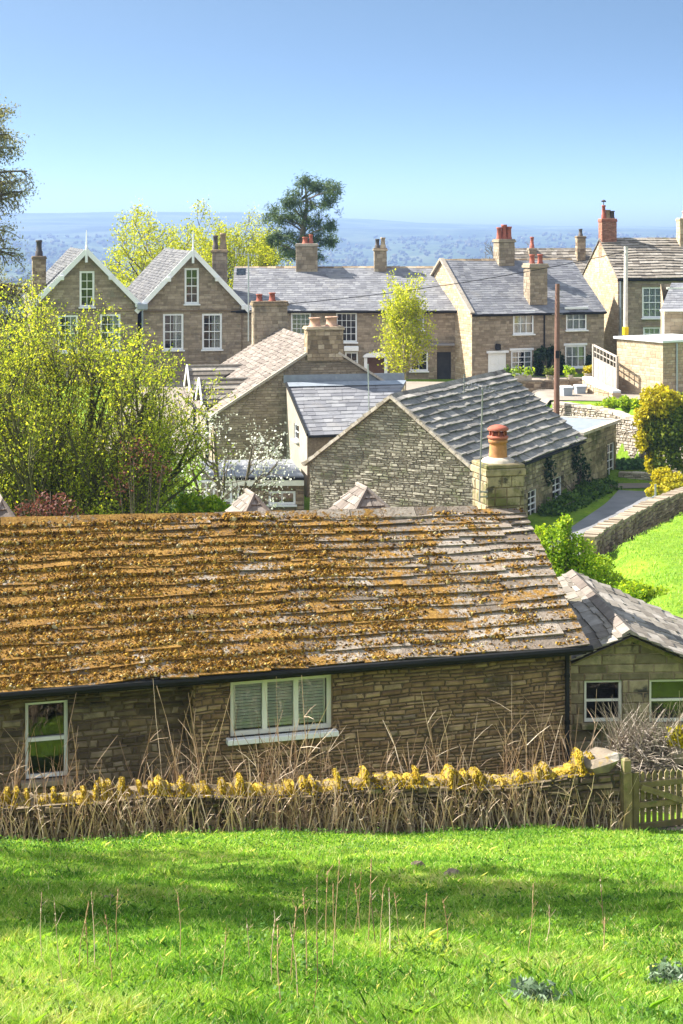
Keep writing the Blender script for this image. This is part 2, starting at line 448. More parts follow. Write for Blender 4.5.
def mesh_np(name, verts, k, rnd, mat, parent=None, smooth=False):
    """mesh from an (n*k,3) array: every k vertices make one face"""
    n = len(verts) // k
    me = bpy.data.meshes.new(name)
    me.vertices.add(len(verts))
    me.vertices.foreach_set('co', np.ascontiguousarray(verts, dtype=np.float32).ravel())
    me.loops.add(n * k)
    me.loops.foreach_set('vertex_index', np.arange(n * k, dtype=np.int32))
    me.polygons.add(n)
    me.polygons.foreach_set('loop_start', np.arange(0, n * k, k, dtype=np.int32))
    me.polygons.foreach_set('loop_total', np.full(n, k, dtype=np.int32))
    me.materials.append(mat)
    a = me.attributes.new('rnd', 'FLOAT', 'FACE')
    a.data.foreach_set('value', np.asarray(rnd, dtype=np.float32))
    me.update(calc_edges=True)
    me.validate()
    return link(name, me, parent)

def tag(o, label, cat, group=None):
    o['label'] = label
    o['category'] = cat
    if group:
        o['group'] = group
    return o

def thing(name, label, cat, loc, group=None):
    o = bpy.data.objects.new(name, None)
    COL.objects.link(o)
    o.location = loc
    o.empty_display_size = .3
    return tag(o, label, cat, group)

# ------------------------------------------------------------------ terrain
def smooth(x, a, b):
    t = np.clip((x - a) / (b - a), 0, 1)
    return t * t * (3 - 2 * t)

def gz(x, y):
    x = np.asarray(x, dtype=float)
    y = np.asarray(y, dtype=float)
    z = np.interp(y, [-10, 0, 25, 26.6, 30, 36, 45, 60, 70, 83, 88, 95, 100, 112, 140, 200, 400],
                  [-1.2, -1.65, -9.1, -9.45, -9.5, -10, -11, -12.2, -12.7, -12.7, -11.2, -10.5, -9.9, -9.8, -11, -18, -35])
    xb = np.interp(y, [30, 36, 52, 67, 76], [6.5, 5.0, 8.0, 14.5, 24])
    wide = np.interp(y, [30, 46, 52], [2.2, 2.2, .5])
    w = smooth(x - xb, -.2, wide)
    raise_ = np.interp(y, [29, 33, 36, 40, 48, 52, 60, 67, 72], [0, 1.2, 1.75, 1.75, 1.6, 1.5, 1.6, 1.75, 1.2])
    z = z + raise_ * w
    yg = np.interp(x, [8, 11.5, 16, 30, 60], [93, 90, 84, 80, 76])
    wg = smooth(y - yg, 0, .7) * smooth(x, 10.2, 11.5)
    z = np.where(wg > 0, z + (np.maximum(z, -9.5) - z) * wg, z)
    near = np.clip(1 - np.abs(y - 14) / 40, 0, 1)
    z = z + near * .014 * (np.sin(x * 5.3 + 1.1 * np.sin(y * 3.1)) + np.sin(y * 6.1 + x * 1.7)) + near * .05 * (np.sin(x * 1.3 + y * .7) + np.sin(x * .6 - y * 1.1 + 2))
    return z

def gzf(x, y):
    return float(gz(x, y))

def grid_mesh(name, ys, hw, nx, zf, mat):
    s = np.linspace(-1, 1, nx)
    Y = np.repeat(ys[:, None], nx, 1)
    X = s[None, :] * hw(ys)[:, None]
    Z = zf(X, Y)
    vs = np.stack([X, Y, Z], -1).reshape(-1, 3)
    ny = len(ys)
    idx = np.arange(ny * nx).reshape(ny, nx)
    q = np.stack([idx[:-1, :-1], idx[:-1, 1:], idx[1:, 1:], idx[1:, :-1]], -1).reshape(-1, 4)
    me = bpy.data.meshes.new(name)
    me.from_pydata(vs.tolist(), [], q.tolist())
    me.polygons.foreach_set('use_smooth', np.ones(len(q), dtype=bool))
    me.materials.append(mat)
    me.update()
    o = link(name, me)
    o['kind'] = 'structure'
    return o

ys = np.concatenate([np.arange(-8, 36, .3), np.arange(36, 112, .45), np.arange(112, 205, 3)])
grid_mesh('ground', ys, lambda y: 26 + .55 * np.maximum(y, 0), 190, gz, M['ground'])

def hill_z(x, y):
    z = np.interp(y, [195, 400, 900, 1800, 2600, 3400, 4300, 5200, 6000, 6800], [-18.5, -36, -62, -78, -70, -40, -6, -16, 6, -20])
    a = x / y                                  # bearing
    lift = np.interp(a, [-.30, -.19, -.06, -.02, .05, .22, .3], [52, 52, 51, 36, 12, 0, 0])
    z = z + lift * smooth(y, 3600, 5900) * (1 - .6 * smooth(y, 6000, 6800))
    z = z + smooth(y, 500, 2500) * (1 - .75 * smooth(y, 2800, 4200)) * (9 * np.sin(x / 310 + y / 700) + 7 * np.sin(x / 170 - y / 420 + 1.3) + 4 * np.sin(x / 71 + y / 190))
    return z
hy = np.concatenate([np.arange(200, 1000, 20), np.arange(1000, 6801, 60)])
grid_mesh('hills', hy, lambda y: 100 + .38 * y, 140, hill_z, M['hills'])

# ------------------------------------------------------------------ walls
def clip_poly(poly, a, b, c):
    """keep a*u + b*z <= c"""
    out = []
    for i in range(len(poly)):
        p, q = poly[i], poly[(i + 1) % len(poly)]
        fp, fq = a * p[0] + b * p[1] - c, a * q[0] + b * q[1] - c
        if fp <= 0:
            out.append(p)
        if (fp < 0 < fq) or (fq < 0 < fp):
            t = fp / (fp - fq)
            out.append((p[0] + (q[0] - p[0]) * t, p[1] + (q[1] - p[1]) * t))
    return out

def half_planes(poly):
    hp = []
    area = sum(poly[i][0] * poly[(i + 1) % len(poly)][1] - poly[(i + 1) % len(poly)][0] * poly[i][1] for i in range(len(poly)))
    if area < 0:
        poly = poly[::-1]
    for i in range(len(poly)):
        (x0, y0), (x1, y1) = poly[i], poly[(i + 1) % len(poly)]
        a, b = (y1 - y0), -(x1 - x0)
        hp.append((a, b, a * x0 + b * y0))
    return hp

class Plane:
    """vertical wall plane: O (plan point), ud along it, outward normal nrm; coordinates (u, z)"""
    def __init__(s, O, ud, nrm):
        s.O = V((O[0], O[1], 0))
        s.ud = V((ud[0], ud[1], 0)).normalized()
        n = V((-s.ud.y, s.ud.x, 0))
        s.n = n if n.dot(V((nrm[0], nrm[1], 0))) > 0 else -n
    def p(s, u, z, d=0.0):
        return s.O + s.ud * u + s.n * d + V((0, 0, z))
    def px(s, px, py):
        r = V(((px - CX) / F, 1, (HY - py) / F))
        t = s.n.dot(s.O) / s.n.dot(r)
        q = r * t
        return ((q - s.O).dot(s.ud), q.z)
    def rect(s, x0, y0, x1, y1):
        xm, ym = (x0 + x1) / 2, (y0 + y1) / 2
        u0, u1 = s.px(x0, ym)[0], s.px(x1, ym)[0]
        z1, z0 = s.px(xm, y0)[1], s.px(xm, y1)[1]
        return (min(u0, u1), z0, max(u0, u1), z1)

def wall(mb, pl, poly, holes=(), ch=(.11, .2), lw=(.2, .5), relief=.03, gap=.012, stones=True, reveal=.14, bev=.014, wave=.0):
    def wv(u, z):
        return wave * (math.sin(u * 2.3 + z * 5.1) + .7 * math.sin(u * 5.3 - z * 8.7 + 1.3) + .5 * math.sin(u * 11.1 + z * 3.9))
    hp = half_planes(poly)
    us = [p[0] for p in poly]
    zs = [p[1] for p in poly]
    u0, u1, z0, z1 = min(us), max(us), min(zs), max(zs)
    # backing, cut round the openings
    cu = sorted({u0, u1, *[h[0] for h in holes], *[h[2] for h in holes]})
    cz = sorted({z0, z1, *[h[1] for h in holes], *[h[3] for h in holes]})
    cu = [c for c in cu if u0 <= c <= u1]
    cz = [c for c in cz if z0 <= c <= z1]
    for i in range(len(cu) - 1):
        for j in range(len(cz) - 1):
            mu, mz = (cu[i] + cu[i + 1]) / 2, (cz[j] + cz[j + 1]) / 2
            if any(h[0] < mu < h[2] and h[1] < mz < h[3] for h in holes):
                continue
            c = [(cu[i], cz[j]), (cu[i + 1], cz[j]), (cu[i + 1], cz[j + 1]), (cu[i], cz[j + 1])]
            for (a, b, k) in hp:
                c = clip_poly(c, a, b, k)
                if len(c) < 3:
                    break
            if len(c) >= 3:
                mb.add([pl.p(u, z) for (u, z) in c], [tuple(range(len(c)))], 1)
    for h in holes:
        a = [(h[0], h[1]), (h[2], h[1]), (h[2], h[3]), (h[0], h[3])]
        for i in range(4):
            (p, q), (r, t) = a[i], a[(i + 1) % 4]
            mb.quad(pl.p(p, q, relief), pl.p(r, t, relief), pl.p(r, t, -reveal), pl.p(p, q, -reveal), 0)
    if not stones:
        return
    z = z0
    edges = sorted({h[1] for h in holes} | {h[3] for h in holes})
    row = 0
    while z < z1 - .02:
        h = U(*ch)
        zt = min(z + h, z1)
        for e in edges:
            if z + .03 < e < zt + .04:
                zt = e
                break
        blocked = sorted([(q[0], q[2]) for q in holes if q[1] < (z + zt) / 2 < q[3]])
        u = u0 - U(0, lw[0])
        while u < u1:
            L = U(*lw)
            if random.random() < .15:
                L *= 1.6
            segs = [(u, u + L)]
            for (b0, b1) in blocked:
                ns = []
                for (s0, s1) in segs:
                    if s1 <= b0 or s0 >= b1:
                        ns.append((s0, s1))
                    else:
                        if s0 < b0:
                            ns.append((s0, b0))
                        if s1 > b1:
                            ns.append((b1, s1))
                segs = ns
            for (s0, s1) in segs:
                if s1 - s0 < .04:
                    continue
                c = [(s0 + gap / 2, z + gap / 2), (s1 - gap / 2, z + gap / 2 + U(-.3, .3) * gap), (s1 - gap / 2 - U(0, gap), zt - gap / 2), (s0 + gap / 2 + U(0, gap), zt - gap / 2 - U(0, gap))]
                if wave:
                    sk = U(-.02, .02)
                    c = [(p[0] + (sk if i_ > 1 else 0) + U(-.006, .006), p[1] + wv(*p)) for i_, p in enumerate(c)]
                for (a, b, k) in hp:
                    c = clip_poly(c, a, b, k)
                    if len(c) < 3:
                        break
                if len(c) < 3:
                    continue
                cu_ = sum(p[0] for p in c) / len(c)
                cz_ = sum(p[1] for p in c) / len(c)
                hw = max(abs(p[0] - cu_) for p in c)
                hh = max(abs(p[1] - cz_) for p in c)
                if hw < .012 or hh < .012:
                    continue
                fu, fz = max(.45, 1 - bev / hw), max(.45, 1 - bev / hh)
                d = relief * U(.45, 1.25)
                n = len(c)
                vs = [pl.p(a, b, .001) for (a, b) in c] + [pl.p(cu_ + (a - cu_) * fu, cz_ + (b - cz_) * fz, d * U(.75, 1.15)) for (a, b) in c]
                fs = [tuple(range(n, 2 * n))] + [(i, (i + 1) % n, n + (i + 1) % n, n + i) for i in range(n)]
                mb.add(vs, fs, 0)
            u += L
        z = zt
        row += 1

def window(parent, pl, r, nx=2, nz=2, fw=.06, bar=.025, mat='white', sill=True, sash=False, curtain=None, inset=.07, transom=None, sill_mat='white', head=None, lift=0):
    u0, z0, u1, z1 = r
    mb = MB()
    dp = .05
    def bar_(a0, b0, a1, b1, d=0.0, t=dp):
        mb.box(pl.p((a0 + a1) / 2, (b0 + b1) / 2, -inset + d), pl.ud * (a1 - a0) / 2, pl.n * t / 2, UP * (b1 - b0) / 2)
    bar_(u0, z0, u0 + fw, z1)
    bar_(u1 - fw, z0, u1, z1)
    bar_(u0 + fw, z0, u1 - fw, z0 + fw)
    bar_(u0 + fw, z1 - fw, u1 - fw, z1)
    iu0, iu1, iz0, iz1 = u0 + fw, u1 - fw, z0 + fw, z1 - fw
    if sash:
        zm = (iz0 + iz1) / 2
        bar_(iu0, zm - .03, iu1, zm + .03, .004)
    for i in range(1, nx):
        x = lerp(iu0, iu1, i / nx)
        bar_(x - bar / 2, iz0, x + bar / 2, iz1, -.006, dp * .7)
    for j in range(1, nz):
        zz = lerp(iz0, iz1, j / nz)
        if sash and abs(zz - (iz0 + iz1) / 2) < .02:
            continue
        bar_(iu0, zz - bar / 2, iu1, zz + bar / 2, -.009, dp * .6)
    w = mb.build('window', M[mat], parent)
    g = MB()
    g.quad(pl.p(iu0, iz0, -inset - .03), pl.p(iu1, iz0, -inset - .03), pl.p(iu1, iz1, -inset - .03), pl.p(iu0, iz1, -inset - .03), 0)
    k_ = .3
    for (a_, b_, c_, d_) in (((u0, z0), (u1, z0), (u1, z1), (u0, z1)),):
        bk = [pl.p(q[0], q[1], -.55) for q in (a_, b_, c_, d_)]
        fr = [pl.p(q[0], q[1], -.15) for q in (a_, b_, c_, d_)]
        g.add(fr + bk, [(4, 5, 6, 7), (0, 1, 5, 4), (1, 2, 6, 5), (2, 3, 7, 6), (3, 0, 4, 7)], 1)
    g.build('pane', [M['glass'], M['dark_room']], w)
    if sill:
        s = MB()
        s.box(pl.p((u0 + u1) / 2, z0 - .045, .03), pl.ud * ((u1 - u0) / 2 + .07), pl.n * .13, UP * .045, bev=.01)
        s.build('sill', M[sill_mat], w)
    if head:
        s = MB()
        s.box(pl.p((u0 + u1) / 2, z1 + .075, .012), pl.ud * ((u1 - u0) / 2 + .1), pl.n * .045, UP * .075, bev=.01)
        s.build('lintel', M[head], w)
    if curtain:
        c = MB()
        kind, cm = curtain
        W_ = iu1 - iu0
        spans = {'sides': [(0, .28), (.72, 1)], 'full': [(0, 1)], 'left': [(0, .45)], 'right': [(.5, 1)]}[kind]
        for (a, b) in spans:
            n = max(3, int((b - a) * W_ / .06))
            for i in range(n):
                ua, ub = iu0 + W_ * lerp(a, b, i / n), iu0 + W_ * lerp(a, b, (i + 1) / n)
                da, db = -inset - .12 - .03 * (i % 2), -inset - .12 - .03 * ((i + 1) % 2)
                c.quad(pl.p(ua, iz0, da), pl.p(ub, iz0, db), pl.p(ub, iz1, db), pl.p(ua, iz1, da), 0)
        c.build('curtain', M[cm], w)
    return w

# ------------------------------------------------------------------ roofs
def slates(mb, E0, E1, R1, R0, rows, wmin, wmax, th=.025, grade=1.0, wob=0.0, jit=.01, over=.35, rlo=0., rhi=1., under=.03):
    """courses of slates on the patch E0-E1 (eaves) to R0-R1 (ridge)"""
    E0, E1, R0, R1 = V(E0), V(E1), V(R0), V(R1)
    nrm = (E1 - E0).cross(R0 - E0).normalized()
    if nrm.z < 0:
        nrm = -nrm
    ph = [U(0, 6.28) for _ in range(6)]
    L = (E1 - E0).length
    def P(s, t):
        p = (E0 * (1 - s) + E1 * s) * (1 - t) + (R0 * (1 - s) + R1 * s) * t
        if wob:
            x = s * L
            k = math.sin(x * .8 + ph[0]) * .5 + math.sin(x * 1.7 + t * 4 + ph[1]) * .3 + math.sin(x * 3.1 - t * 7 + ph[2]) * .2
            p = p + nrm * wob * k
        return p
    # under layer
    ns = max(1, int(L / .8))
    nt_ = 4 if wob else 1
    for i in range(ns):
        for j in range(nt_):
            a, b, c, d = (i / ns, j / nt_), ((i + 1) / ns, j / nt_), ((i + 1) / ns, (j + 1) / nt_), (i / ns, (j + 1) / nt_)
            mb.quad(*[P(*q) - nrm * under for q in (a, b, c, d)], 0, rlo)
    hs = [lerp(grade, 1.0, i / max(1, rows - 1)) for i in range(rows)]
    tot = sum(hs)
    tc = [0]
    for h in hs:
        tc.append(tc[-1] + h / tot)
    for i in range(rows):
        t0, t1 = tc[i], tc[i + 1]
        dt = t1 - t0
        s = -U(0, wmin) / L
        while s < 1:
            w = U(wmin, wmax) * (hs[i] / hs[-1]) ** .6
            s0, s1 = max(0, s + .004 / L), min(1, s + w / L - .004 / L)
            s += w / L
            if s1 - s0 < .03 / L:
                continue
            lo = t0 - dt * .06 + U(-jit, jit) * .6
            lo2 = lo + U(-jit, jit) * .4
            hi = min(1.0, t1 + dt * over)
            tk = th * U(.75, 1.3)
            b = nrm * (tk + th * .9)
            b2 = b * U(.9, 1.15)
            tp = nrm * (th * .35)
            tw = (U(-.006, .006)) / L
            A, B = P(s0 + tw, lo), P(s1 + tw, lo2)
            C, D = P(s1, hi), P(s0, hi)
            vs = [A + b, B + b2, C + tp, D + tp, A + b - nrm * tk, B + b2 - nrm * tk, C, D]
            mb.add(vs, [(0, 1, 2, 3), (4, 5, 1, 0), (5, 6, 2, 1), (7, 4, 0, 3)], 0, lerp(rlo, rhi, random.random()))
    return P, tc, nrm

def ridge_tiles(mb, A, B, w, h, side, step=.6, slot=0, sag=.0):
    """angled stone ridge pieces from A to B; side = horizontal unit across the ridge"""
    A, B = V(A), V(B)
    n = max(1, int((B - A).length / step))
    dr = (B - A).normalized()
    for i in range(n):
        p, q = A.lerp(B, i / n) + dr * .006, A.lerp(B, (i + 1) / n) - dr * .006
        o = UP * U(-.008, .012)
        th = .05
        vs = []
        for c in (p, q):
            for (sd, dz) in ((-w, -h), (0, .035), (w, -h), (w, -h - th), (0, .035 - th * 1.2), (-w, -h - th)):
                vs.append(c + o + side * sd + UP * dz)
        fs = [(0, 1, 7, 6), (1, 2, 8, 7), (2, 3, 9, 8), (5, 0, 6, 11), (0, 5, 4, 1), (1, 4, 3, 2), (6, 7, 10, 11), (7, 8, 9, 10)]
        mb.add(vs, fs, slot)

def pot(parent, c, r, h, mat, style='plain'):
    mb = MB()
    if style == 'plain':
        mb.lathe(c, [(r * 1.1, 0), (r * 1.05, h * .12), (r * .88, h * .2), (r * .8, h * .82), (r * 1.0, h * .86), (r * 1.02, h), (r * .72, h), (r * .7, h * .9)], 12)
    elif style == 'tall':
        mb.lathe(c, [(r * 1.05, 0), (r, h * .3), (r * .8, h * .34), (r * .72, h * .85), (r * .9, h * .88), (r * .88, h), (r * .6, h)], 12)
    o = mb.build('chimney_pot', M[mat], parent, True)
    return o

def chimney(parent, c, d, w, dp, z0, z1, mat, mortar, pots, cap=.14, proj=.07, ch=(.16, .26), lw=(.25, .5), capmat=None, bands=1):
    """stack centred on plan point c; d = horizontal unit along its width"""
    d = V((d[0], d[1], 0)).normalized()
    n = V((-d.y, d.x, 0))
    c = V((c[0], c[1], 0))
    mb = MB()
    for (o, ud, nr, L) in ((c - d * w / 2 - n * dp / 2, d, -n, w), (c - d * w / 2 + n * dp / 2, d, n, w),
                           (c - d * w / 2 - n * dp / 2, n, -d, dp), (c + d * w / 2 - n * dp / 2, n, d, dp)):
        pl = Plane(o, ud, nr)
        wall(mb, pl, [(0, z0), (L, z0), (L, z1 - cap), (0, z1 - cap)], (), ch, lw, relief=.02)
    st = mb.build('chimney', [M[mat], M[mortar]], parent)
    cb = MB()
    zc = z1 - cap
    cb.box(c + UP * (zc + cap * .3), d * (w / 2 + proj), n * (dp / 2 + proj), UP * cap * .3, bev=.015)
    cb.box(c + UP * (zc + cap * .8), d * (w / 2 + proj * .5), n * (dp / 2 + proj * .5), UP * cap * .198, bev=.02)
    cb.build('chimney_cap', M[capmat or mat], st)
    for (du, r, h, pm, style) in pots:
        pot(st, c + d * du + UP * (z1 - .01), r, h, pm, style)
    return st

def gabled(name, label, cat, O, d, n, L, W, ze, zr, zg, wm='stone_brown', mort='mortar', rm='slate_stone', rows=12, sw=(.35, .7), th=.03,
           oh=.2, ov=.12, holes=None, stone=('f', 'g0'), ch=(.12, .2), lw=(.2, .5), back_rows=None, grade=1.2, ridge_mat=None, group=None, wob=.02, verge=None, gutter=True, slope_split=True, relief=.025):
    """gabled building: ridge runs along d above the middle of n; front wall f at n=0, gables g0/g1 at d=0/L"""
    d, n = V((d[0], d[1], 0)).normalized(), V((n[0], n[1], 0)).normalized()
    O = V((O[0], O[1], 0))
    holes = holes or {}
    root = thing(name, label, cat, (O.x + d.x * L / 2 + n.x * W / 2, O.y + d.y * L / 2 + n.y * W / 2, zg), group)
    tan = (zr - ze) / (W / 2)
    planes = {'f': Plane(O, d, -n), 'b': Plane(O + n * W, d, n), 'g0': Plane(O, n, -d), 'g1': Plane(O + d * L, n, d)}
    zt = ze - .03
    for k in ('f', 'b'):
        mb = MB()
        wall(mb, planes[k], [(0, zg), (L, zg), (L, zt), (0, zt)], holes.get(k, ()), ch, lw, stones=(k in stone), relief=relief)
        mb.build('wall', [M[wm], M[mort]], root)
    for k in ('g0', 'g1'):
        mb = MB()
        wall(mb, planes[k], [(0, zg), (W, zg), (W, zt), (W / 2, zr - .05), (0, zt)], holes.get(k, ()), ch, lw, stones=(k in stone), relief=relief)
        mb.build('gable_wall', [M[wm], M[mort]], root)
    mb = MB()
    a, b = O - d * ov, O + d * (L + ov)
    Ra, Rb = a + n * W / 2 + UP * zr, b + n * W / 2 + UP * zr
    ea, eb = a - n * oh + UP * (ze - oh * tan), b - n * oh + UP * (ze - oh * tan)
    fa, fb = a + n * (W + oh) + UP * (ze - oh * tan), b + n * (W + oh) + UP * (ze - oh * tan)
    slates(mb, ea, eb, Rb, Ra, rows, sw[0], sw[1], th, grade, wob)
    slates(mb, fb, fa, Ra, Rb, back_rows or rows, sw[0], sw[1], th, grade, wob)
    ro = mb.build('roof', M[rm], root)
    mb = MB()
    ridge_tiles(mb, Ra + UP * (th * 1.2), Rb + UP * (th * 1.2), .16, .16 * tan, n, .55)
    mb.build('ridge', M[ridge_mat or rm], ro)
    if verge:
        mb = MB()
        vm, vw, vh = verge
        for (p, q) in ((ea, Ra), (fa, Ra), (eb, Rb), (fb, Rb)):
            mb.beam(p + UP * (th - .02), q + UP * (th - .02), vw, vh)
        mb.build('verge', M[vm], root)
    if gutter:
        mb = MB()
        g0, g1 = ea - n * .05 - UP * .06, eb - n * .05 - UP * .06
        mb.tube([g0, g1], .055, 7)
        mb.beam(g0 + n * .1 - UP * .03, g1 + n * .1 - UP * .03, .03, .14)
        mb.build('gutter', M['black_metal'], root)
    root_info = dict(planes=planes, d=d, n=n, O=O, Ra=Ra, Rb=Rb, ea=ea, eb=eb, fa=fa, fb=fb, tan=tan, roof=ro)
    return root, root_info

# ================================================================== THE NEAR COTTAGE
def near_cottage():
    u = V((.959, .282, 0)).normalized()
    v = V((-u.y, u.x, 0))
    E1 = at(588, 645, 28.3)
    R1 = at(522, 508, 31.1)
    LEN = 12.8
    E0 = E1 - u * LEN
    R0 = R1 - u * LEN + UP * .30
    half = (R1 - E1).dot(v)
    zg = -9.7
    root = thing('stone_cottage', 'long low brown stone cottage under a roof covered in orange moss', 'cottage', ((E0 + E1) / 2 + v * half) * 1 + UP * (zg - E1.z))
    root.location.z = zg
    zt = E1.z - .03 + .18
    # front wall, right length; left length set back
    pr = Plane(E1 + v * .28 - u * .2, -u, -v)
    pr = Plane(E1 + v * .28 - u * LEN, u, -v)
    plft = Plane(E1 + v * .62 - u * LEN, u, -v)
    uj = pr.px(195, 720)[0]
    ur = LEN - .2
    wr = pr.rect(230, 678, 332, 733)
    wl = plft.rect(25, 701, 68, 778)
    mb = MB()
    wall(mb, pr, [(uj, zg), (ur, zg), (ur, zt), (uj, zt)], [wr], (.04, .12), (.08, .38), relief=.03, gap=.015, bev=.02, wave=.012)
    rp = Plane(pr.p(uj, 0), v, -u)
    wall(mb, rp, [(0, zg), (.34, zg), (.34, zt), (0, zt)], (), (.09, .17), (.18, .4), relief=.02)
    mb.build('wall', [M['stone_warm'], M['mortar_dark']], root)
    mb = MB()
    wall(mb, plft, [(-.0, zg), (uj + .05, zg), (uj + .05, zt + .2), (-.0, zt + .2)], [wl], (.04, .125), (.09, .4), relief=.03, gap=.015, bev=.02, wave=.012)
    mb.build('wall', [M['stone_soot'], M['mortar_dark']], root)
    # end and back walls
    for q, o in ((1, E1 - u * .2), (-1, E0 + u * .1)):
        mb = MB()
        g = Plane(o + v * .28, v, u * q)
        w = 2 * half - .56
        zr = (R1.z if q > 0 else R0.z) - .08
        wall(mb, g, [(0, zg), (w, zg), (w, zt), (w / 2, zr), (0, zt)], (), (.1, .2), (.2, .5), relief=.02)
        mb.build('gable_wall', [M['stone_warm'], M['mortar']], root)
    mb = MB()
    bk = Plane(E0 + v * (2 * half - .28), u, v)
    wall(mb, bk, [(0, zg), (LEN - .2, zg), (LEN - .2, zt), (0, zt)], (), (.1, .2), (.2, .5), relief=.02)
    mb.build('wall', [M['stone_dark'], M['mortar']], root)
    # roof
    mb = MB()
    PF, TC, _n = slates(mb, E0, E1, R1, R0, 15, .38, .85, .031, 1.75, .05, .026, over=.3)
    B0, B1 = E0 + v * 2 * half, E1 + v * 2 * half
    slates(mb, B1, B0, R0, R1, 13, .38, .8, .032, 1.6, .03, .012, over=.3)
    roof = mb.build('roof', M['slate_moss'], root)
    mb = MB()
    ridge_tiles(mb, R0 + UP * .05, R1 + UP * .05 - u * .9, .17, .11, v, .62)
    mb.build('ridge', [M['slate_moss']], roof)
    # cushions of moss lying on the slates
    nrm = (E1 - E0).cross(R0 - E0).normalized()
    n = 165000
    s, t = RNG.random(n), RNG.random(n)
    clump = (np.sin(s * 41 + t * 9) + np.sin(s * 23 - t * 17 + 2) + np.sin(s * 97 + t * 31) + np.sin(s * 61 - t * 47)) / 4
    keep = RNG.random(n) < np.clip(1.02 - .92 * s ** 1.8 - .2 * t + .7 * clump, .03, 1)
    s, t = s[keep], t[keep]
    tca = np.array(TC)
    ci = np.clip(np.searchsorted(tca, t) - 1, 0, len(TC) - 2)
    fr = (t - tca[ci]) / (tca[ci + 1] - tca[ci])
    edge = RNG.random(len(t)) < .3
    fr = np.where(edge, fr * .25, fr)
    t = tca[ci] + fr * (tca[ci + 1] - tca[ci])
    P = np.array([tuple(PF(float(a_), float(b_))) for a_, b_ in zip(s, t)])
    P = P + np.array(nrm) * (.031 * (1.85 - 1.15 * fr) + RNG.uniform(-.004, .01, len(P)))[:, None]
    rad = RNG.gamma(2.6, .0068, len(P)).clip(.006, .055)
    ua, na = np.array(u), np.array(nrm)
    va = np.cross(na, ua)
    ang = RNG.random(len(P)) * 6.28
    k = 5
    ring = []
    for i in range(k):
        th = ang + 6.28 * i / k
        rr = rad * RNG.uniform(.75, 1.3, len(P))
        ring.append(P + (np.cos(th) * rr)[:, None] * ua + (np.sin(th) * rr * .8)[:, None] * va - na * .02)
    top = P + na * (rad * RNG.uniform(.5, .9, len(P)))[:, None] + ua * (RNG.normal(0, .3, len(P)) * rad)[:, None]
    tris = np.stack([np.stack([ring[i], ring[(i + 1) % k], top], 1) for i in range(k)], 1).reshape(-1, 3)
    r = np.repeat(RNG.random(len(P)) ** 1.0, k)
    mo = mesh_np('moss', tris, 3, r, M['moss'], roof)
    mo['kind'] = 'stuff'
    # eaves
    mb = MB()
    o = -v * .06 - UP * .055
    mb.tube([E0 + o, E1 + o + u * .05], .06, 8)
    mb.beam(E0 + v * .08 - UP * .085, E1 + v * .08 - UP * .085, .04, .17)
    i = 0
    for q in range(13):
        p = E0 + u * (q + .4)
        mb.beam(p + v * .06 - UP * .1, p - v * .06 - UP * .13, .02, .03)
    mb.build('gutter', M['black_metal'], root)
    mb = MB()
    p = pr.p(ur - .1, 0, .09)
    mb.tube([E1 + o - u * .12 + UP * -.02, p + UP * (zt - .28), p + UP * -9.55], .04, 8)
    for z in (-7.7, -8.5, -9.2):
        mb.tube([p + UP * (z - .03), p + UP * (z + .03)], .052, 8)
    mb.build('downpipe', M['black_metal'], root)
    # casement of three lights with slatted shutters behind the glass
    w = window(root, pr, wr, 3, 1, .07, .085, 'cream', True, inset=.08)
    mb = MB()
    iu0, iu1, z0, z1 = wr[0] + .07, wr[2] - .07, wr[1] + .07, wr[3] - .07
    wd = (iu1 - iu0) / 3
    for c in range(3):
        a, b = iu0 + wd * c + .03, iu0 + wd * (c + 1) - .03
        nsl = 14
        for i in range(nsl):
            z = lerp(z0 + .02, z1 - .02, (i + .5) / nsl)
            mb.box(pr.p((a + b) / 2, z, -.14), pr.ud * (b - a) / 2, pr.n * .014 - UP * .016, (UP + pr.n * .5) * .0025)
        mb.box(pr.p(a, (z0 + z1) / 2, -.14), pr.ud * .015, pr.n * .015, UP * (z1 - z0) / 2)
        mb.box(pr.p(b, (z0 + z1) / 2, -.14), pr.ud * .015, pr.n * .015, UP * (z1 - z0) / 2)
    mb.build('shutter', M['timber_blind'], w)
    window(root, plft, wl, 1, 2, .055, .04, 'white', True, sash=True, inset=.07, sill_mat='stone_brown')
    # chimney at the verge
    cfl = at(487, 510, 31.0)
    cc = V((cfl.x, cfl.y, 0)) + u * .37 + v * .37
    st = chimney(root, cc, u, .74, .74, -6.35, at(500, 463.5, 31.2).z, 'stone_stack', 'mortar_dark', [], cap=.22, proj=.035, ch=(.16, .26), lw=(.2, .45), capmat='stone_stack')
    zt2 = at(500, 463.5, 31.2).z
    mb = MB()
    pc = V((cc.x, cc.y, zt2))
    mb.lathe(pc, [(.33, -.01), (.30, .05), (.2, .09)], 14)
    mb.build('flaunching', M['stone_pale'], st, True)
    mb = MB()
    h = .37
    mb.lathe(pc + UP * .06, [(.19, 0), (.175, .05), (.165, .25), (.155, h - .08), (.18, h - .07), (.185, h - .01), (.17, h), (.12, h)], 18)
    po = mb.build('chimney_pot', M['terracotta'], st, True)
    mb = MB()
    zc = pc + UP * (.06 + h)
    mb.lathe(zc, [(.15, -.01), (.2, .02), (.2, .06), (.13, .07), (.12, .13)], 16)
    for i in range(8):
        a = i * math.pi / 4
        q = zc + V((math.cos(a) * .15, math.sin(a) * .15, .06))
        mb.tube([q, q + UP * .12], .02, 5)
    mb.lathe(zc + UP * .17, [(.2, 0), (.205, .03), (.16, .07), (.07, .1), (.02, .105)], 16)
    mb.build('cowl', M['red_clay'], st, True)
    # lead round the stack foot
    mb = MB()
    pl = Plane(cc - u * .41 - v * .405, u, -v)
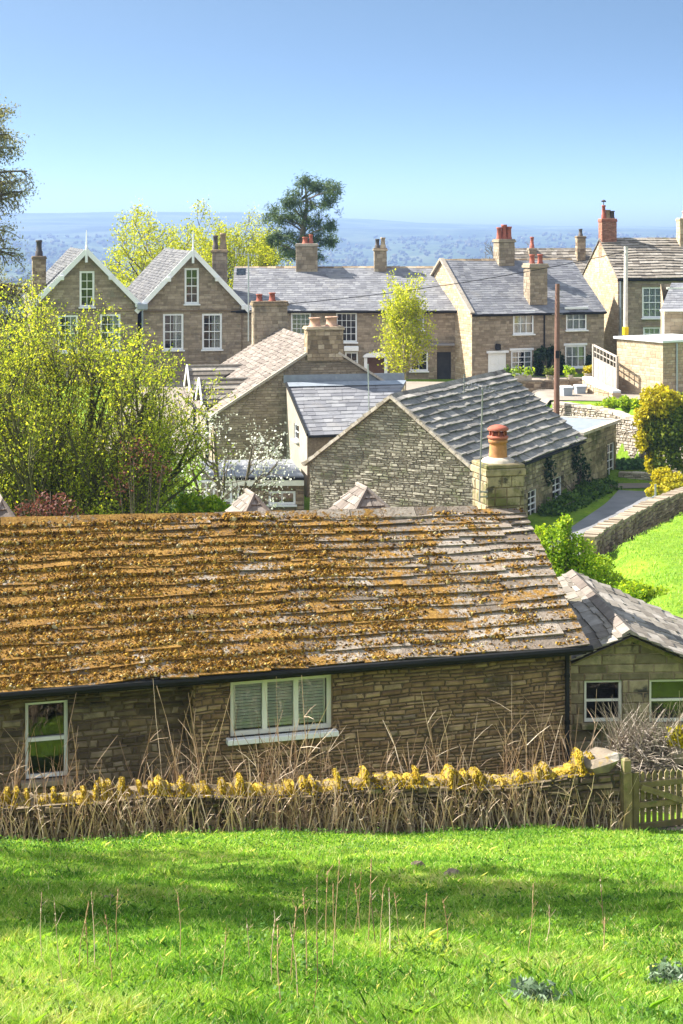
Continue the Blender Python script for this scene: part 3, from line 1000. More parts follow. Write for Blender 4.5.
    mb.box(pl.p(.41, -5.78, 0), u * .42, v * .012, UP * .16)
    pq = Plane(cc - u * .395 - v * .4, v, -u)
    mb.box(pq.p(.35, -5.6, 0), v * .36, u * .012, UP * .14)
    mb.build('flashing', M['lead'], st)
    # hipped stone dormers on the rear slope; their tips stand above the ridge
    for (px, py, wpx) in ((254, 498, 44), (367, 491.5, 52), (2, 503, 36)):
        ap = at(px, py, 33.0)
        wd = wpx * 33 / F / 2 * 1.35
        dm = MB()
        hgt = .62 + .1
        base = [ap - u * wd - v * .75 - UP * hgt, ap + u * wd - v * .75 - UP * hgt, ap + u * wd + v * 1.1 - UP * hgt, ap - u * wd + v * 1.1 - UP * hgt]
        back = ap + v * .7
        slates(dm, base[0], base[1], ap + u * .02, ap - u * .02, 5, .22, .4, .03, 1.2)
        slates(dm, base[1], base[2], back, ap, 5, .22, .4, .03, 1.2)
        slates(dm, base[3], base[0], ap, back, 5, .22, .4, .03, 1.2)
        slates(dm, base[2], base[3], back - u * .02, back + u * .02, 5, .22, .4, .03, 1.2)
        do = dm.build('dormer_roof', M['slate_pink'], root)
        wm_ = MB()
        for i in range(4):
            a, b = base[i] * .94 + ap * .06, base[(i + 1) % 4] * .94 + ap * .06
            wm_.quad(V((a.x, a.y, ap.z - hgt + .03)), V((b.x, b.y, ap.z - hgt + .03)), V((b.x, b.y, ap.z - 1.9)), V((a.x, a.y, ap.z - 1.9)))
        wm_.build('dormer_wall', M['stone_brown'], do)
        rt = MB()
        for p, q in ((base[0], ap), (base[1], ap), (ap, back)):
            rt.tube([p + UP * .05, q + UP * .05], .045, 5)
        rt.build('hip', M['slate_pink'], do)
    # aerial clamped to the stack
    mast = at(479.5, 502, 30.75)
    top = at(482.5, 388, 30.75)
    ae = thing('television_aerial', 'tall television aerial clamped to the chimney of the mossy cottage', 'aerial', mast)
    mb = MB()
    mb.tube([mast, top], .016, 6)
    mb.build('mast', M['alu_dark'], ae)
    mb = MB()
    b0, b1 = at(464, 384, 30.7), at(496, 390, 30.9)
    mb.tube([b0, b1], .010, 5)
    for i in range(9):
        p = b0.lerp(b1, .12 + .88 * i / 8)
        h = .13 - .008 * i
        mb.tube([p - UP * h * .4 - V((.02, h, 0)), p + UP * h * .4 + V((.02, h, 0))], .006, 4)
    for z in np.linspace(-.17, .17, 6):
        q = b0 + UP * z
        mb.tube([q - V((.03, .13, 0)), q + V((.03, .13, 0))], .007, 4)
    mb.tube([b0 - UP * .18, b0 + UP * .18], .01, 4)
    mb.build('antenna_array', M['alu_dark'], ae)
    mb = MB()
    for z in (492, 497):
        q = at(479.6, z, 30.75)
        mb.beam(q, q + u * .16, .03, .025)
    mb.build('bracket', M['alu_dark'], ae)
    return root

near_cottage()

# ================================================================== ANNEX BESIDE THE COTTAGE
def annex():
    d = V((math.cos(math.radians(4)), math.sin(math.radians(4)), 0))
    n = V((-.06, .998, 0)).normalized()
    ap = at(630, 634, 28.75)
    bk = at(572, 573.5, 33.75)
    zg = -9.75
    root = thing('outbuilding', 'low gabled stone outbuilding with broken grey slates beside the mossy cottage', 'outbuilding', (ap.x + .6, 31.2, zg))
    sl = .44
    wl, wr_ = 1.15, 2.7
    pl = Plane(ap + n * .25 - d * wl, d, -n)
    a_ = (wl, ap.z - .09)
    W1 = pl.rect(584, 680, 622, 722)
    W2 = pl.rect(649, 679, 702, 722)
    mb = MB()
    wall(mb, pl, [(0, zg), (wl + wr_, zg), (wl + wr_, ap.z - .09 - wr_ * sl), a_, (0, ap.z - .09 - wl * sl)], [W1, W2], (.12, .2), (.25, .6), relief=.022)
    mb.build('gable_wall', [M['stone_ivy'], M['mortar']], root)
    mb = MB()
    sp = Plane(pl.p(wl + wr_, 0), n, d)
    wall(mb, sp, [(0, zg), (4.7, zg), (4.7, ap.z - .09 - wr_ * sl), (0, ap.z - .09 - wr_ * sl)], (), (.12, .2), (.25, .6), stones=False)
    bp = Plane(bk - n * .2 - d * .7, d, n)
    wall(mb, bp, [(0, zg), (.7 + wr_, zg), (.7 + wr_, bk.z - .1 - wr_ * sl), (.7, bk.z - .1), (0, bk.z - .1 - .6 * sl)], (), stones=False)
    mb.build('wall', [M['stone_ivy'], M['mortar']], root)
    mb = MB()
    Ef, Eb = ap + d * (wr_ + .15) - UP * sl * (wr_ + .15), bk + d * (wr_ + .15) - UP * sl * (wr_ + .15)
    slates(mb, Ef, Eb, bk, ap, 11, .25, .55, .03, 1.2, .05, .03)
    Lf, Lb = ap - d * wl - UP * sl * wl, bk - d * 1.0 - UP * sl * 1.0
    slates(mb, Lb, Lf, ap, bk, 5, .25, .5, .03, 1.1, .03, .03)
    ro = mb.build('roof', M['slate_stone'], root)
    mb = MB()
    ridge_tiles(mb, ap + UP * .05, bk + UP * .05, .14, .05, d, .5)
    mb.build('ridge', M['slate_pink'], ro)
    mb = MB()
    mb.beam(ap - UP * .09 + n * .2, Ef - UP * .09 + n * .2, .04, .1)
    mb.beam(ap - UP * .09 + n * .2, Lf - UP * .09 + n * .2, .04, .1)
    mb.build('bargeboard', M['wood'], root)
    window(root, pl, W1, 1, 2, .05, .04, 'cream', True, inset=.06, sill_mat='stone_ivy')
    window(root, pl, W2, 1, 2, .05, .04, 'cream', True, inset=.06, sill_mat='stone_ivy')
annex()

# ================================================================== THE RUBBLE GABLED COTTAGE
def rubble_cottage():
    a = V((.44, .898, 0)).normalized()
    g = V((a.y, -a.x, 0))
    half = 3.85
    O = V((2.11, 68.9, 0)) + g * half
    L = 13.2
    ze, zr, zg = -9.98, -7.06, -13.6
    f = Plane(O, a, g)
    holes = {'f': [f.rect(527, 490, 536.5, 518), f.rect(551.5, 477, 561.5, 505)]}
    root, I = gabled('stone_cottage', 'grey rubble cottage with a blank gable and thick grey slates beside the lane', 'cottage', O, a, -g, L, 2 * half, ze, zr, zg,
                     wm='stone_ivy', rm='slate_mid', rows=13, sw=(.5, 1.1), th=.09, oh=.25, ov=.12, holes={'f': holes['f']}, stone=('f',), ch=(.12, .24), lw=(.2, .6), verge=None, wob=.03, relief=.05, ridge_mat='slate_stone')
    for o in list(root.children):
        if o.name.startswith('gable_wall'):
            bpy.data.objects.remove(o)
    for k in ('g0', 'g1'):
        mb = MB()
        wall(mb, I['planes'][k], [(0, zg), (2 * half, zg), (2 * half, ze - .03), (half, zr - .05), (0, ze - .03)], (), (.06, .15), (.12, .45), relief=.05, gap=.022, wave=.016)
        mb.build('gable_wall', [M['stone_grey'], M['mortar_pale']], root)
    for h in holes['f']:
        window(root, f, h, 2, 4, .07, .04, 'white', True, sash=True, inset=.05, sill_mat='stone_brown', head='stone_brown')
    # stone verge copings
    mb = MB()
    n8 = 14
    for (p, q) in ((I['ea'], I['Ra']), (I['fa'], I['Ra'])):
        for i in range(n8):
            s, e = p.lerp(q, i / n8), p.lerp(q, (i + .96) / n8)
            mb.beam(s + UP * .05 - a * .02, e + UP * U(.04, .06) - a * .02, .2, .12)
    mb.build('verge', M['stone_pale'], root)
    # flat-roofed extension at the far end
    s0, s1 = L, 19.3
    mb = MB()
    wz = f.rect(606.5, 443, 614, 486)
    wall(mb, f, [(s0, zg), (s1, zg), (s1, ze + .02), (s0, ze + .02)], [wz], (.14, .28), (.25, .7), relief=.04)
    pe = Plane(f.p(s1, 0), -g, a)
    wall(mb, pe, [(0, zg), (4.4, zg), (4.4, ze + .02), (0, ze + .02)], (), (.14, .28), (.25, .7), stones=False)
    pb = Plane(f.p(s0, 0) - g * 4.4, a, -g)
    wall(mb, pb, [(0, zg), (s1 - s0, zg), (s1 - s0, ze + .02), (0, ze + .02)], (), stones=False)
    mb.build('extension_wall', [M['stone_ivy'], M['mortar']], root)
    mb = MB()
    c = f.p((s0 + s1) / 2 + .05, ze + .09) - g * 2.15
    mb.box(c, a * ((s1 - s0) / 2), g * 2.3, UP * .06, bev=.02)
    fr = mb.build('flat_roof', M['lead'], root)
    mb = MB()
    mb.beam(f.p(s0, ze + .12, .1), f.p(s1 + .1, ze + .12, .1), .3, .14)
    mb.beam(f.p(s1 + .05, ze + .12, .1), f.p(s1 + .05, ze + .12, -4.4), .3, .14)
    mb.build('parapet', M['stone_pale'], fr)
    window(root, f, wz, 2, 5, .07, .04, 'white', True, inset=.05, sill_mat='stone_brown')
    # thin mast on the left verge
    m0 = at(369.5, 418, 70)
    mb = MB()
    mb.tube([m0 - UP * .3, at(368, 364, 70)], .03, 6)
    mb.tube([m0 - UP * .35, m0 + UP * .05], .12, 7)
    tag(mb.build('flue_pole', M['galv']), 'thin pale metal pole rising from the verge of the rubble gable', 'pole')
    # climbing ivy, dark on the long wall
    return root, f, zg
RC, RC_F, RC_ZG = rubble_cottage()

# ================================================================== STONE HOUSE WITH TWO DORMERS (behind)
def dormer_house():
    d = V((-.21, .977, 0)).normalized()
    n = V((d.y, -d.x, 0))
    O = V((-6.35, 82.85, 0))
    W, L = 10.98, 12.9
    ze, zr, zg = -9.34, -5.85, -13.6
    root, I = gabled('stone_house', 'brown stone house with a broad gable chimney and pinkish slates above the flat roof', 'house', O, d, n, L, W, ze, zr, zg,
                     wm='stone_brown', rm='slate_pink', rows=24, sw=(.22, .5), th=.03, oh=.3, ov=.15, stone=('g0', 'f'), ch=(.08, .16), lw=(.15, .5), wob=.05, relief=.03)
    mb = MB()
    for (p, q) in ((I['ea'], I['Ra']), (I['fa'], I['Ra'])):
        mb.beam(p + UP * .03, p.lerp(q, .86) + UP * .03, .16, .12)
    mb.build('verge', M['stone_pale'], root)
    # gable chimney with two squat pots
    ap = O + n * W / 2
    zt = at(324, 326.5, 84).z
    chimney(root, ap + d * .22 + n * .12, n, 1.85, .85, -6.75, zt, 'stone_dark', 'mortar', [(-.46, .3, .46, 'buff_clay', 'plain'), (.42, .33, .5, 'buff_clay', 'plain')], cap=.16, proj=.08)
    # far gable chimney with two red pots
    c2 = at(269.5, 330, 96.0)
    chimney(root, (c2.x, c2.y), n, 1.95, .8, -7.3, at(270, 301, 96).z, 'stone_brown', 'mortar', [(-.60, .19, .42, 'red_clay', 'plain'), (.16, .2, .5, 'red_clay', 'plain')], cap=.26, proj=.1, capmat='stone_dark')
    # dormers on the western slope, ridges running into the roof
    for (t, za, ln) in ((3.4, -7.95, 2.35), (8.6, -7.68, 2.75)):
        b = O + d * t - n * .35
        wd = 1.25
        f0 = b + UP * za
        bk = b + n * (ln + .4) + UP * za
        zd = za - 1.15
        m2 = MB()
        slates(m2, f0 - d * wd + UP * (zd - za), b + n * .55 - d * wd + UP * zd, bk, f0, 5, .35, .7, .04, 1.1)
        slates(m2, b + n * .55 + d * wd + UP * zd, f0 + d * wd + UP * (zd - za), f0, bk, 5, .35, .7, .04, 1.1)
        dr = m2.build('dormer_roof', M['slate_stone'], root)
        m2 = MB()
        m2.beam(f0 - n * .04 + UP * .06, f0 - n * .04 - d * (wd + .05) + UP * (zd - za), .06, .24)
        m2.beam(f0 - n * .04 + UP * .06, f0 - n * .04 + d * (wd + .05) + UP * (zd - za), .06, .24)
        m2.build('bargeboard', M['white'], dr)
        m2 = MB()
        pl = Plane(b + n * .15 - d * (wd - .1), d, -n)
        hw = 2 * (wd - .1)
        wall(m2, pl, [(0, ze - 2.6), (hw, ze - 2.6), (hw, zd - .02), (hw / 2, za - .12), (0, zd - .02)], (), stones=False)
        m2.build('dormer_wall', [M['render'], M['render']], dr)
        m2 = MB()
        m2.tube([f0 + UP * .05, bk + UP * .05], .07, 6)
        m2.build('dormer_ridge', M['slate_stone'], dr)
    # lean-to towards the viewer: slate roof, pale rendered side, lead flashing at its head
    tb = at(286.5, 384, 83.0)
    tf = at(308, 435.5, 77.6)
    fr = tf + V((3.4, .75, 0))
    tbr = tb + n * 6.2
    tbr.z = tb.z
    m2 = MB()
    slates(m2, tf, fr, tbr, tb, 14, .3, .5, .02, 1.1, .02)
    lr = m2.build('extension_roof', M['slate_blue'], root)
    m2 = MB()
    pw = Plane(O + n * .0 - d * .04, n, -d)
    ua = (tb - O).dot(n)
    m2.box(pw.p(ua + 3.1, tb.z + .2, .02), n * 3.15, d * .02, UP * .2)
    m2.quad(tb + UP * .08 - d * .02, tbr + UP * .08 - d * .02, tbr.lerp(fr, .09) + UP * .09, tb.lerp(tf, .09) + UP * .09)
    m2.build('flashing', M['lead'], lr)
    m2 = MB()
    sd = (V((tf.x, tf.y, 0)) - V((tb.x, tb.y, 0)))
    Ls = sd.length
    pls = Plane(tb, sd, -n)
    win = pls.rect(294.5, 424, 299, 440)
    wall(m2, pls, [(0, zg), (Ls - .2, zg), (Ls - .2, tf.z - .05), (0, tb.z - .05)], [win], stones=False)
    plf = Plane(V((tf.x, tf.y, 0)) + d * .2, fr - tf, -d)
    m3 = MB()
    wall(m3, plf, [(0, zg), (3.4, zg), (3.4, tf.z - .05), (0, tf.z - .05)], (), stones=False)
    m2.build('extension_wall', [M['render'], M['render']], root)
    m3.build('extension_wall', [M['stone_dark'], M['mortar']], root)
    window(root, pls, win, 1, 2, .06, .03, 'white', True, inset=.04)
    m2 = MB()
    m2.beam(tb + UP * .03 - n * .02, tf + UP * .03 - n * .02, .08, .14)
    m2.tube([tf - UP * .06, fr - UP * .06], .06, 6)
    m2.build('fascia', M['black_metal'], lr)
    m2 = MB()
    # small clay vent on the wall foot
    # flat-roofed wing with a glazed porch at its west end
    A, B, C, D_ = at(211, 475.5, 74), at(304, 476, 74), at(291.5, 461.5, 79.4), at(200, 463, 79)
    zt = B.z
    A.z = B.z = C.z = D_.z = zt
    m2.add([A, B, C, D_, A - UP * .16, B - UP * .16, C - UP * .16, D_ - UP * .16], [(0, 1, 2, 3), (7, 6, 5, 4), (0, 4, 5, 1), (1, 5, 6, 2), (2, 6, 7, 3), (3, 7, 4, 0)], 0)
    wr = m2.build('flat_roof', M['lead_pale'], root)
    m2 = MB()
    m2.beam(A - UP * .12 - V((0, .05, 0)), B - UP * .12 - V((0, .05, 0)), .04, .12)
    m2.build('roof_edge', M['black_metal'], wr)
    m2 = MB()
    m2.beam(A - UP * .3 - V((0, .03, 0)), B - UP * .3 - V((0, .03, 0)), .05, .26)
    m2.build('fascia', M['cream'], wr)
    jx = at(239, 490, 74.2)
    plw = Plane(jx, V((1, 0, 0)), V((0, -1, 0)))
    wn = plw.rect(268.5, 491, 295.5, 504.5)
    Lw = B.x - jx.x
    m2 = MB()
    wall(m2, plw, [(0, zg), (Lw, zg), (Lw, zt - .2), (0, zt - .2)], [wn], (.1, .18), (.3, .8), relief=.02)
    plr = Plane(V((B.x, B.y, 0)), V((C.x - B.x, C.y - B.y, 0)), V((1, 0, 0)))
    wall(m2, plr, [(0, zg), (5.4, zg), (5.4, zt - .2), (0, zt - .2)], (), stones=False)
    m2.build('wing_wall', [M['stone_dark'], M['mortar']], root)
    window(root, plw, wn, 2, 1, .1, .04, 'white', True, inset=.03, curtain=('full', 'buff_clay'))
    m2 = MB()
    px_ = [197.5, 206, 214, 222.5, 231, 238.5]
    for p in px_:
        b = at(p, 480, 74)
        m2.beam(V((b.x, b.y, zg)), V((b.x, b.y, zt - .2)), .09, .09, V((0, 1, 0)))
    for z in (zt - .25, zt - 1.1, zg + .8):
        m2.beam(V((at(197.5, 0, 74).x, 74, z)), V((at(238.5, 0, 74).x, 74, z)), .07, .09)
    fo = m2.build('glazed_porch', M['white'], root)
    m2 = MB()
    x0, x1 = at(197.5, 0, 74).x, at(238.5, 0, 74).x
    m2.quad(V((x0, 74.02, zg)), V((x1, 74.02, zg)), V((x1, 74.02, zt - .2)), V((x0, 74.02, zt - .2)), 0)
    m2.build('pane', M['glass'], fo)
    m2 = MB()
    m2.quad(V((x0, 76, zg)), V((x1, 76, zg)), V((x1, 76, zt - .2)), V((x0, 76, zt - .2)))
    m2.build('porch_wall', M['render'], fo)
    # aerial beside the far chimney
    a0, a1 = at(248.5, 336, 95.6), at(248.5, 256, 95.6)
    ae = thing('television_aerial', 'slim television aerial on a tall mast beside the red potted chimney', 'aerial', a0)
    m2 = MB()
    m2.tube([a0 - UP * .3, a1], .045, 6)
    m2.beam(at(249, 312, 95.6), at(253, 312, 95.9), .05, .05)
    m2.build('mast', M['galv'], ae)
    m2 = MB()
    b0, b1 = at(236, 253, 95.4), at(258, 256, 95.8)
    m2.tube([b0, b1], .02, 5)
    for i in range(7):
        p = b0.lerp(b1, .1 + .9 * i / 6)
        m2.tube([p - UP * (.16 - .01 * i), p + UP * (.16 - .01 * i)], .014, 4)
    for zz in (-.3, -.15, .15, .3):
        m2.tube([b0 + UP * zz - V((.03, .15, 0)), b0 + UP * zz + V((.03, .15, 0))], .02, 4)
    m2.tube([b0 - UP * .32, b0 + UP * .32], .02, 4)
    m2.build('antenna_array', M['galv'], ae)
dormer_house()

# ================================================================== TWIN-GABLED VICTORIAN HOUSE
def victorian():
    d = V((-.23, .973, 0)).normalized()
    n = V((d.y, -d.x, 0))
    P = V((-9.54, 106, 0))
    first = None
    zg = -10.6
    info = []
    for k, (off, hw, apy, upw, low) in enumerate(((0, 3.2, 252, (184.5, 268, 199, 304), [(163, 313.5, 183.5, 350), (202, 313.5, 222, 349.5)]),
                                                  (-6.75, 3.32, 251, (79.5, 271, 94.5, 307), [(100, 314, 120.5, 351), (58, 315, 78, 352)]))):
        apx = P + n * off
        O = apx - n * hw
        zr, ze = at(0, apy, apx.y).z, at(0, 304.5, apx.y).z
        pl = Plane(O + d * .35, n, -d)
        hs = [pl.rect(*upw)] + [pl.rect(*q) for q in low]
        lab = ('tall twin gabled brown house with white bargeboards behind the yellow green tree')
        if first is None:
            root, I = gabled('gabled_house', lab, 'house', O + d * .35, d, n, 14, 2 * hw, ze, zr, zg, wm='stone_brown', rm='slate_grey', rows=22, sw=(.3, .6), th=.03, oh=.25, ov=.35,
                             holes={'g0': hs}, stone=('g0', 'f'), ch=(.13, .2), lw=(.25, .6), relief=.014, gutter=False, wob=.04)
            first = root
        else:
            r2, I = gabled('gabled_house', lab, 'house', O + d * .35, d, n, 14, 2 * hw - .08, ze, zr, zg, wm='stone_brown', rm='slate_grey', rows=22, sw=(.3, .6), th=.03, oh=.1, ov=.35,
                           holes={'g0': hs}, stone=('g0',), ch=(.13, .2), lw=(.25, .6), relief=.014, gutter=False, wob=.03)
            w2 = V(r2.location)
            for c in list(r2.children):
                c.parent = first
                c.location = -V(first.location)
            bpy.data.objects.remove(r2)
        info.append((apx, hw, zr, ze))
        for i, h in enumerate(hs):
            window(first, I['planes']['g0'], h, 2 if i == 0 else 3, 4, .13, .035, 'white', True, sash=True, inset=.05, curtain=(None if i == 0 else ('right', 'curtain')))
        # bargeboards, little feet and finial
        mb = MB()
        A = I['Ra'] - d * .05 + UP * .03
        for q in (I['ea'], I['fa']):
            e = q - d * .05 + UP * .03
            mb.beam(A, e + (e - A).normalized() * .3, .07, .3)
        for s in (-1, 1):
            for t in (.45, .95):
                p = A.lerp(I['ea'] if s < 0 else I['fa'], t) - UP * .12
                mb.box(p, n * .12, d * .14, UP * .16, bev=.03)
        bb = mb.build('bargeboard', M['white'], first)
        mb = MB()
        mb.tube([A - UP * .75, A + UP * .25, A + UP * .3, A + UP * 1.3], [.09, .09, .06, .02], 6)
        mb.build('finial', M['white'], bb)
        # string course
        mb = MB()
        zz = at(0, 311, apx.y).z
        mb.beam(pl.p(0, zz, .05), pl.p(2 * hw, zz, .05), .06, .1)
        mb.build('string_course', M['stone_dark'], first)
    # lead hopper in the valley
    mb = MB()
    q = at(142.5, 305, 105.0)
    mb.box(q - UP * .1, n * .32, d * .15, UP * .22, bev=.06)
    mb.tube([q - UP * .3, V((q.x, q.y, zg + .3))], .06, 6)
    mb.build('downpipe', M['lead'], first)
    c = at(39, 280, 108)
    chimney(first, (c.x, c.y), n, .85, .75, -6.0, at(39, 256, 108).z, 'stone_dark', 'mortar', [(0, .24, 1.05, 'dark_clay', 'tall')], cap=.2, proj=.06)
    return first
victorian()

# ================================================================== SLATE TERRACE
def terrace():
    O = at(232, 308, 107.2)
    d = V((1, .012, 0)).normalized()
    n = V((-d.y, d.x, 0))
    L, W = 15.5, 8.2
    ze, zr, zg = at(340, 308, 107.3).z, at(340, 267, 111.4).z, -10.4
    f = Plane(O, d, -n)
    rects = [(291, 313, 311, 335), (336, 312.5, 357, 342), (408, 314, 424, 330), (410, 352, 428, 371), (345, 352, 358, 370)]
    hs = [f.rect(*r) for r in rects]
    door = f.rect(367, 357, 384, 388)
    dk = f.rect(437, 352, 451, 389)
    root, I = gabled('terrace_house', 'long slate roofed terrace with three ridge chimneys behind the golden birch', 'house', O, d, n, L, W, ze, zr, zg, wm='stone_brown', rm='slate_blue', rows=22, sw=(.28, .5), th=.012,
                     oh=.25, ov=.05, holes={'f': hs + [door, dk]}, stone=('f',), ch=(.13, .2), lw=(.25, .55), relief=.014, wob=.015, ridge_mat='stone_dark')
    for i, h in enumerate(hs):
        window(root, f, h, 4 if i < 2 else 2, 4 if i < 2 else 2, .1, .03, 'white', True, inset=.05, curtain=(('full', 'curtain_green') if i == 0 else (('full', 'curtain') if i == 2 else None)), head='white' if i == 1 else None)
    mb = MB()
    u0, z0, u1, z1 = door
    mb.box(f.p((u0 + u1) / 2, (z0 + z1) / 2, -.1), f.ud * (u1 - u0) / 2, f.n * .03, UP * (z1 - z0) / 2)
    do = mb.build('door', M['wood_pole'], root)
    mb = MB()
    for u in (u0 - .1, u1 + .1):
        mb.box(f.p(u, (z0 + z1) / 2, .4), f.ud * .1, f.n * .1, UP * (z1 - z0) / 2, bev=.02)
    zt = z1 + .02
    arc = []
    for i in range(9):
        t = math.pi * i / 8
        arc.append(f.p((u0 + u1) / 2 - math.cos(t) * ((u1 - u0) / 2 + .28), zt + math.sin(t) * .3, 0))
    vs = [p + f.n * .6 for p in arc] + [p for p in arc]
    fs = [(i, i + 1, 9 + i + 1, 9 + i) for i in range(8)] + [tuple(range(8, -1, -1)), tuple(range(9, 18)), (0, 9, 17, 8)]
    mb.add(vs, fs)
    mb.build('porch', M['white'], do)
    mb = MB()
    u0, z0, u1, z1 = dk
    mb.box(f.p((u0 + u1) / 2, (z0 + z1) / 2, -.1), f.ud * (u1 - u0) / 2, f.n * .03, UP * (z1 - z0) / 2)
    mb.build('door', M['dark_room'], root)
    mb = MB()
    q = f.rect(344, 346, 358.5, 351)
    mb.box(f.p((q[0] + q[2]) / 2, (q[1] + q[3]) / 2, .15), f.ud * (q[2] - q[0]) / 2, f.n * .2, UP * (q[3] - q[1]) / 2, bev=.04)
    mb.build('window_hood', M['white'], root)
    mb = MB()
    q0, q1 = f.px(430, 344), f.px(454, 344)
    mb.box(f.p((q0[0] + q1[0]) / 2, q0[1], .3), f.ud * (q1[0] - q0[0]) / 2, f.n * .35, UP * .06)
    mb.build('porch_roof', M['slate_blue'], root)
    Y = 111.3
    for (x0, x1, yt, pots, dp, m) in ((211.5, 228, 249.5, [(-.28, .2, .95, 'dark_clay', 'tall'), (.22, .24, 1.1, 'stone_dark', 'tall')], .9, 'stone_brown'),
                                      (295, 318.5, 243.5, [(-.1, .2, .45, 'red_clay', 'plain'), (.28, .16, .62, 'red_clay', 'tall')], .9, 'stone_brown'),
                                      (373, 387.5, 248, [(-.2, .17, .62, 'dark_clay', 'tall'), (.18, .19, .72, 'stone_dark', 'tall')], .8, 'stone_brown')):
        yy = Y if x0 > 230 else 108.6
        c = at((x0 + x1) / 2, 260, yy)
        chimney(root, (c.x, c.y), d, (x1 - x0) * yy / F - .16, dp, zr - 1.4, at(0, yt, yy).z, m, 'mortar', pots, cap=.2, proj=.08, ch=(.2, .3), lw=(.3, .6), capmat='stone_pale' if x0 > 280 and x0 < 330 else 'stone_dark')
    # roof light in the slates
    mb = MB()
    p = at(241, 273, 110.8)
    e = (I['Ra'] - I['ea']).normalized()
    mb.box(p + UP * .06, d * .3, e * .4, d.cross(e) * .06)
    mb.build('roof_light', M['glass'], root)
terrace()

# ================================================================== CORNER HOUSE WITH WHITE WINDOWS
def corner_house():
    th = math.radians(21)
    d = V((math.cos(th), math.sin(th), 0))
    n = V((-d.y, d.x, 0))
    O = V((8.3, 105, 0))
    ze, zr, zg = -5.34, -2.1, -10.0
    f = Plane(O, d, -n)
    L = 9.6
    rects = [(513, 313, 533.5, 334), (566, 309, 586.5, 330), (511, 350.5, 532, 374), (565, 345.5, 585.5, 367.5)]
    hs = [f.rect(*r) for r in rects]
    door = f.rect(488, 353, 506, 379)
    root, I = gabled('corner_house', 'brown stone house with white windows and a pale sunlit gable wall', 'house', O, d, n, L, 9.0, ze, zr, zg, wm='stone_brown', rm='slate_blue', rows=24, sw=(.28, .5), th=.012,
                     oh=.2, ov=.06, holes={'f': hs + [door]}, stone=('f', 'g0'), ch=(.12, .19), lw=(.22, .5), relief=.014, wob=.015, ridge_mat='stone_dark')
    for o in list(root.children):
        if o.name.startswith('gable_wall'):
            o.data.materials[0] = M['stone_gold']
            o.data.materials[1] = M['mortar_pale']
    for i, h in enumerate(hs):
        window(root, f, h, 3, 2 if i != 2 else 4, .1, .05, 'white', True, inset=.02, curtain=('full', 'curtain') if i != 2 else ('sides', 'curtain'), head='white')
    mb = MB()
    u0, z0, u1, z1 = door
    mb.box(f.p((u0 + u1) / 2, (z0 + z1) / 2, -.04), f.ud * (u1 - u0) / 2, f.n * .03, UP * (z1 - z0) / 2)
    for a in (.12, .56):
        for b in (.1, .55):
            mb.box(f.p(lerp(u0, u1, a + .16), lerp(z0, z1, b + .17), 0), f.ud * (u1 - u0) * .13, f.n * .02, UP * (z1 - z0) * .15, bev=.01)
    do = mb.build('door', M['white'], root)
    mb = MB()
    mb.box(f.p((u0 + u1) / 2, z1 + .08, .06), f.ud * ((u1 - u0) / 2 + .12), f.n * .1, UP * .07)
    mb.build('door_head', M['white'], do)
    mb = MB()
    mb.box(f.p((u0 + u1) / 2, z1 + .4, .15), f.ud * .14, f.n * .14, UP * .2, bev=.05)
    mb.build('porch_lamp', M['black_metal'], root)
    # upstand coping on the left gable
    mb = MB()
    mb.beam(I['ea'] + UP * .06, I['Ra'] + UP * .06, .3, .14)
    mb.beam(I['fa'] + UP * .06, I['Ra'] + UP * .06, .3, .14)
    mb.build('verge', M['stone_pale'], root)
    Yr = 110.6
    c = at(504, 250, Yr)
    chimney(root, (c.x, c.y), d, 1.15, .85, zr - 1.0, at(0, 239, Yr).z, 'stone_brown', 'mortar', [(-.36, .19, .8, 'red_clay', 'plain'), (0, .2, .98, 'red_clay', 'plain'), (.36, .2, .85, 'red_clay', 'plain')], cap=.22, proj=.08)
    c = at(535.5, 275, 107.6)
    chimney(root, (c.x, c.y), d, 1.25, .9, -5.0, at(0, 263.5, 107.6).z, 'stone_brown', 'mortar', [(-.25, .19, .6, 'red_clay', 'plain'), (.34, .19, .62, 'red_clay', 'plain')], cap=.28, proj=.1)
    mb = MB()
    p = f.p(5.15, 0, .06)
    mb.tube([p + UP * (ze - .2), p + UP * zg], .05, 6)
    mb.build('downpipe', M['black_metal'], root)
corner_house()

# house whose roof only shows behind the corner house
root, I = gabled('stone_house', 'grey stone roofed house peeping up between the corner house and the brick chimney', 'house', at(520, 250, 121), V((1, .12, 0)), V((-.12, 1, 0)), 6.2, 7, -4.6, at(0, 249, 124.5).z, -10.2,
                 rm='slate_stone', rows=14, stone=(), gutter=False)
for (px, yt, w, pm, hh) in ((532, 248, .55, 'red_clay', .85), (580.5, 236, .62, 'dark_clay', .55)):
    c = at(px, 250, 124.3)
    chimney(root, (c.x, c.y), V((1, .12, 0)), w, .6, -3.6, at(0, yt, 124.3).z, 'stone_brown' if px < 550 else 'stone_dark', 'mortar', [(0, .17, hh, pm, 'tall')], cap=.16, proj=.06)

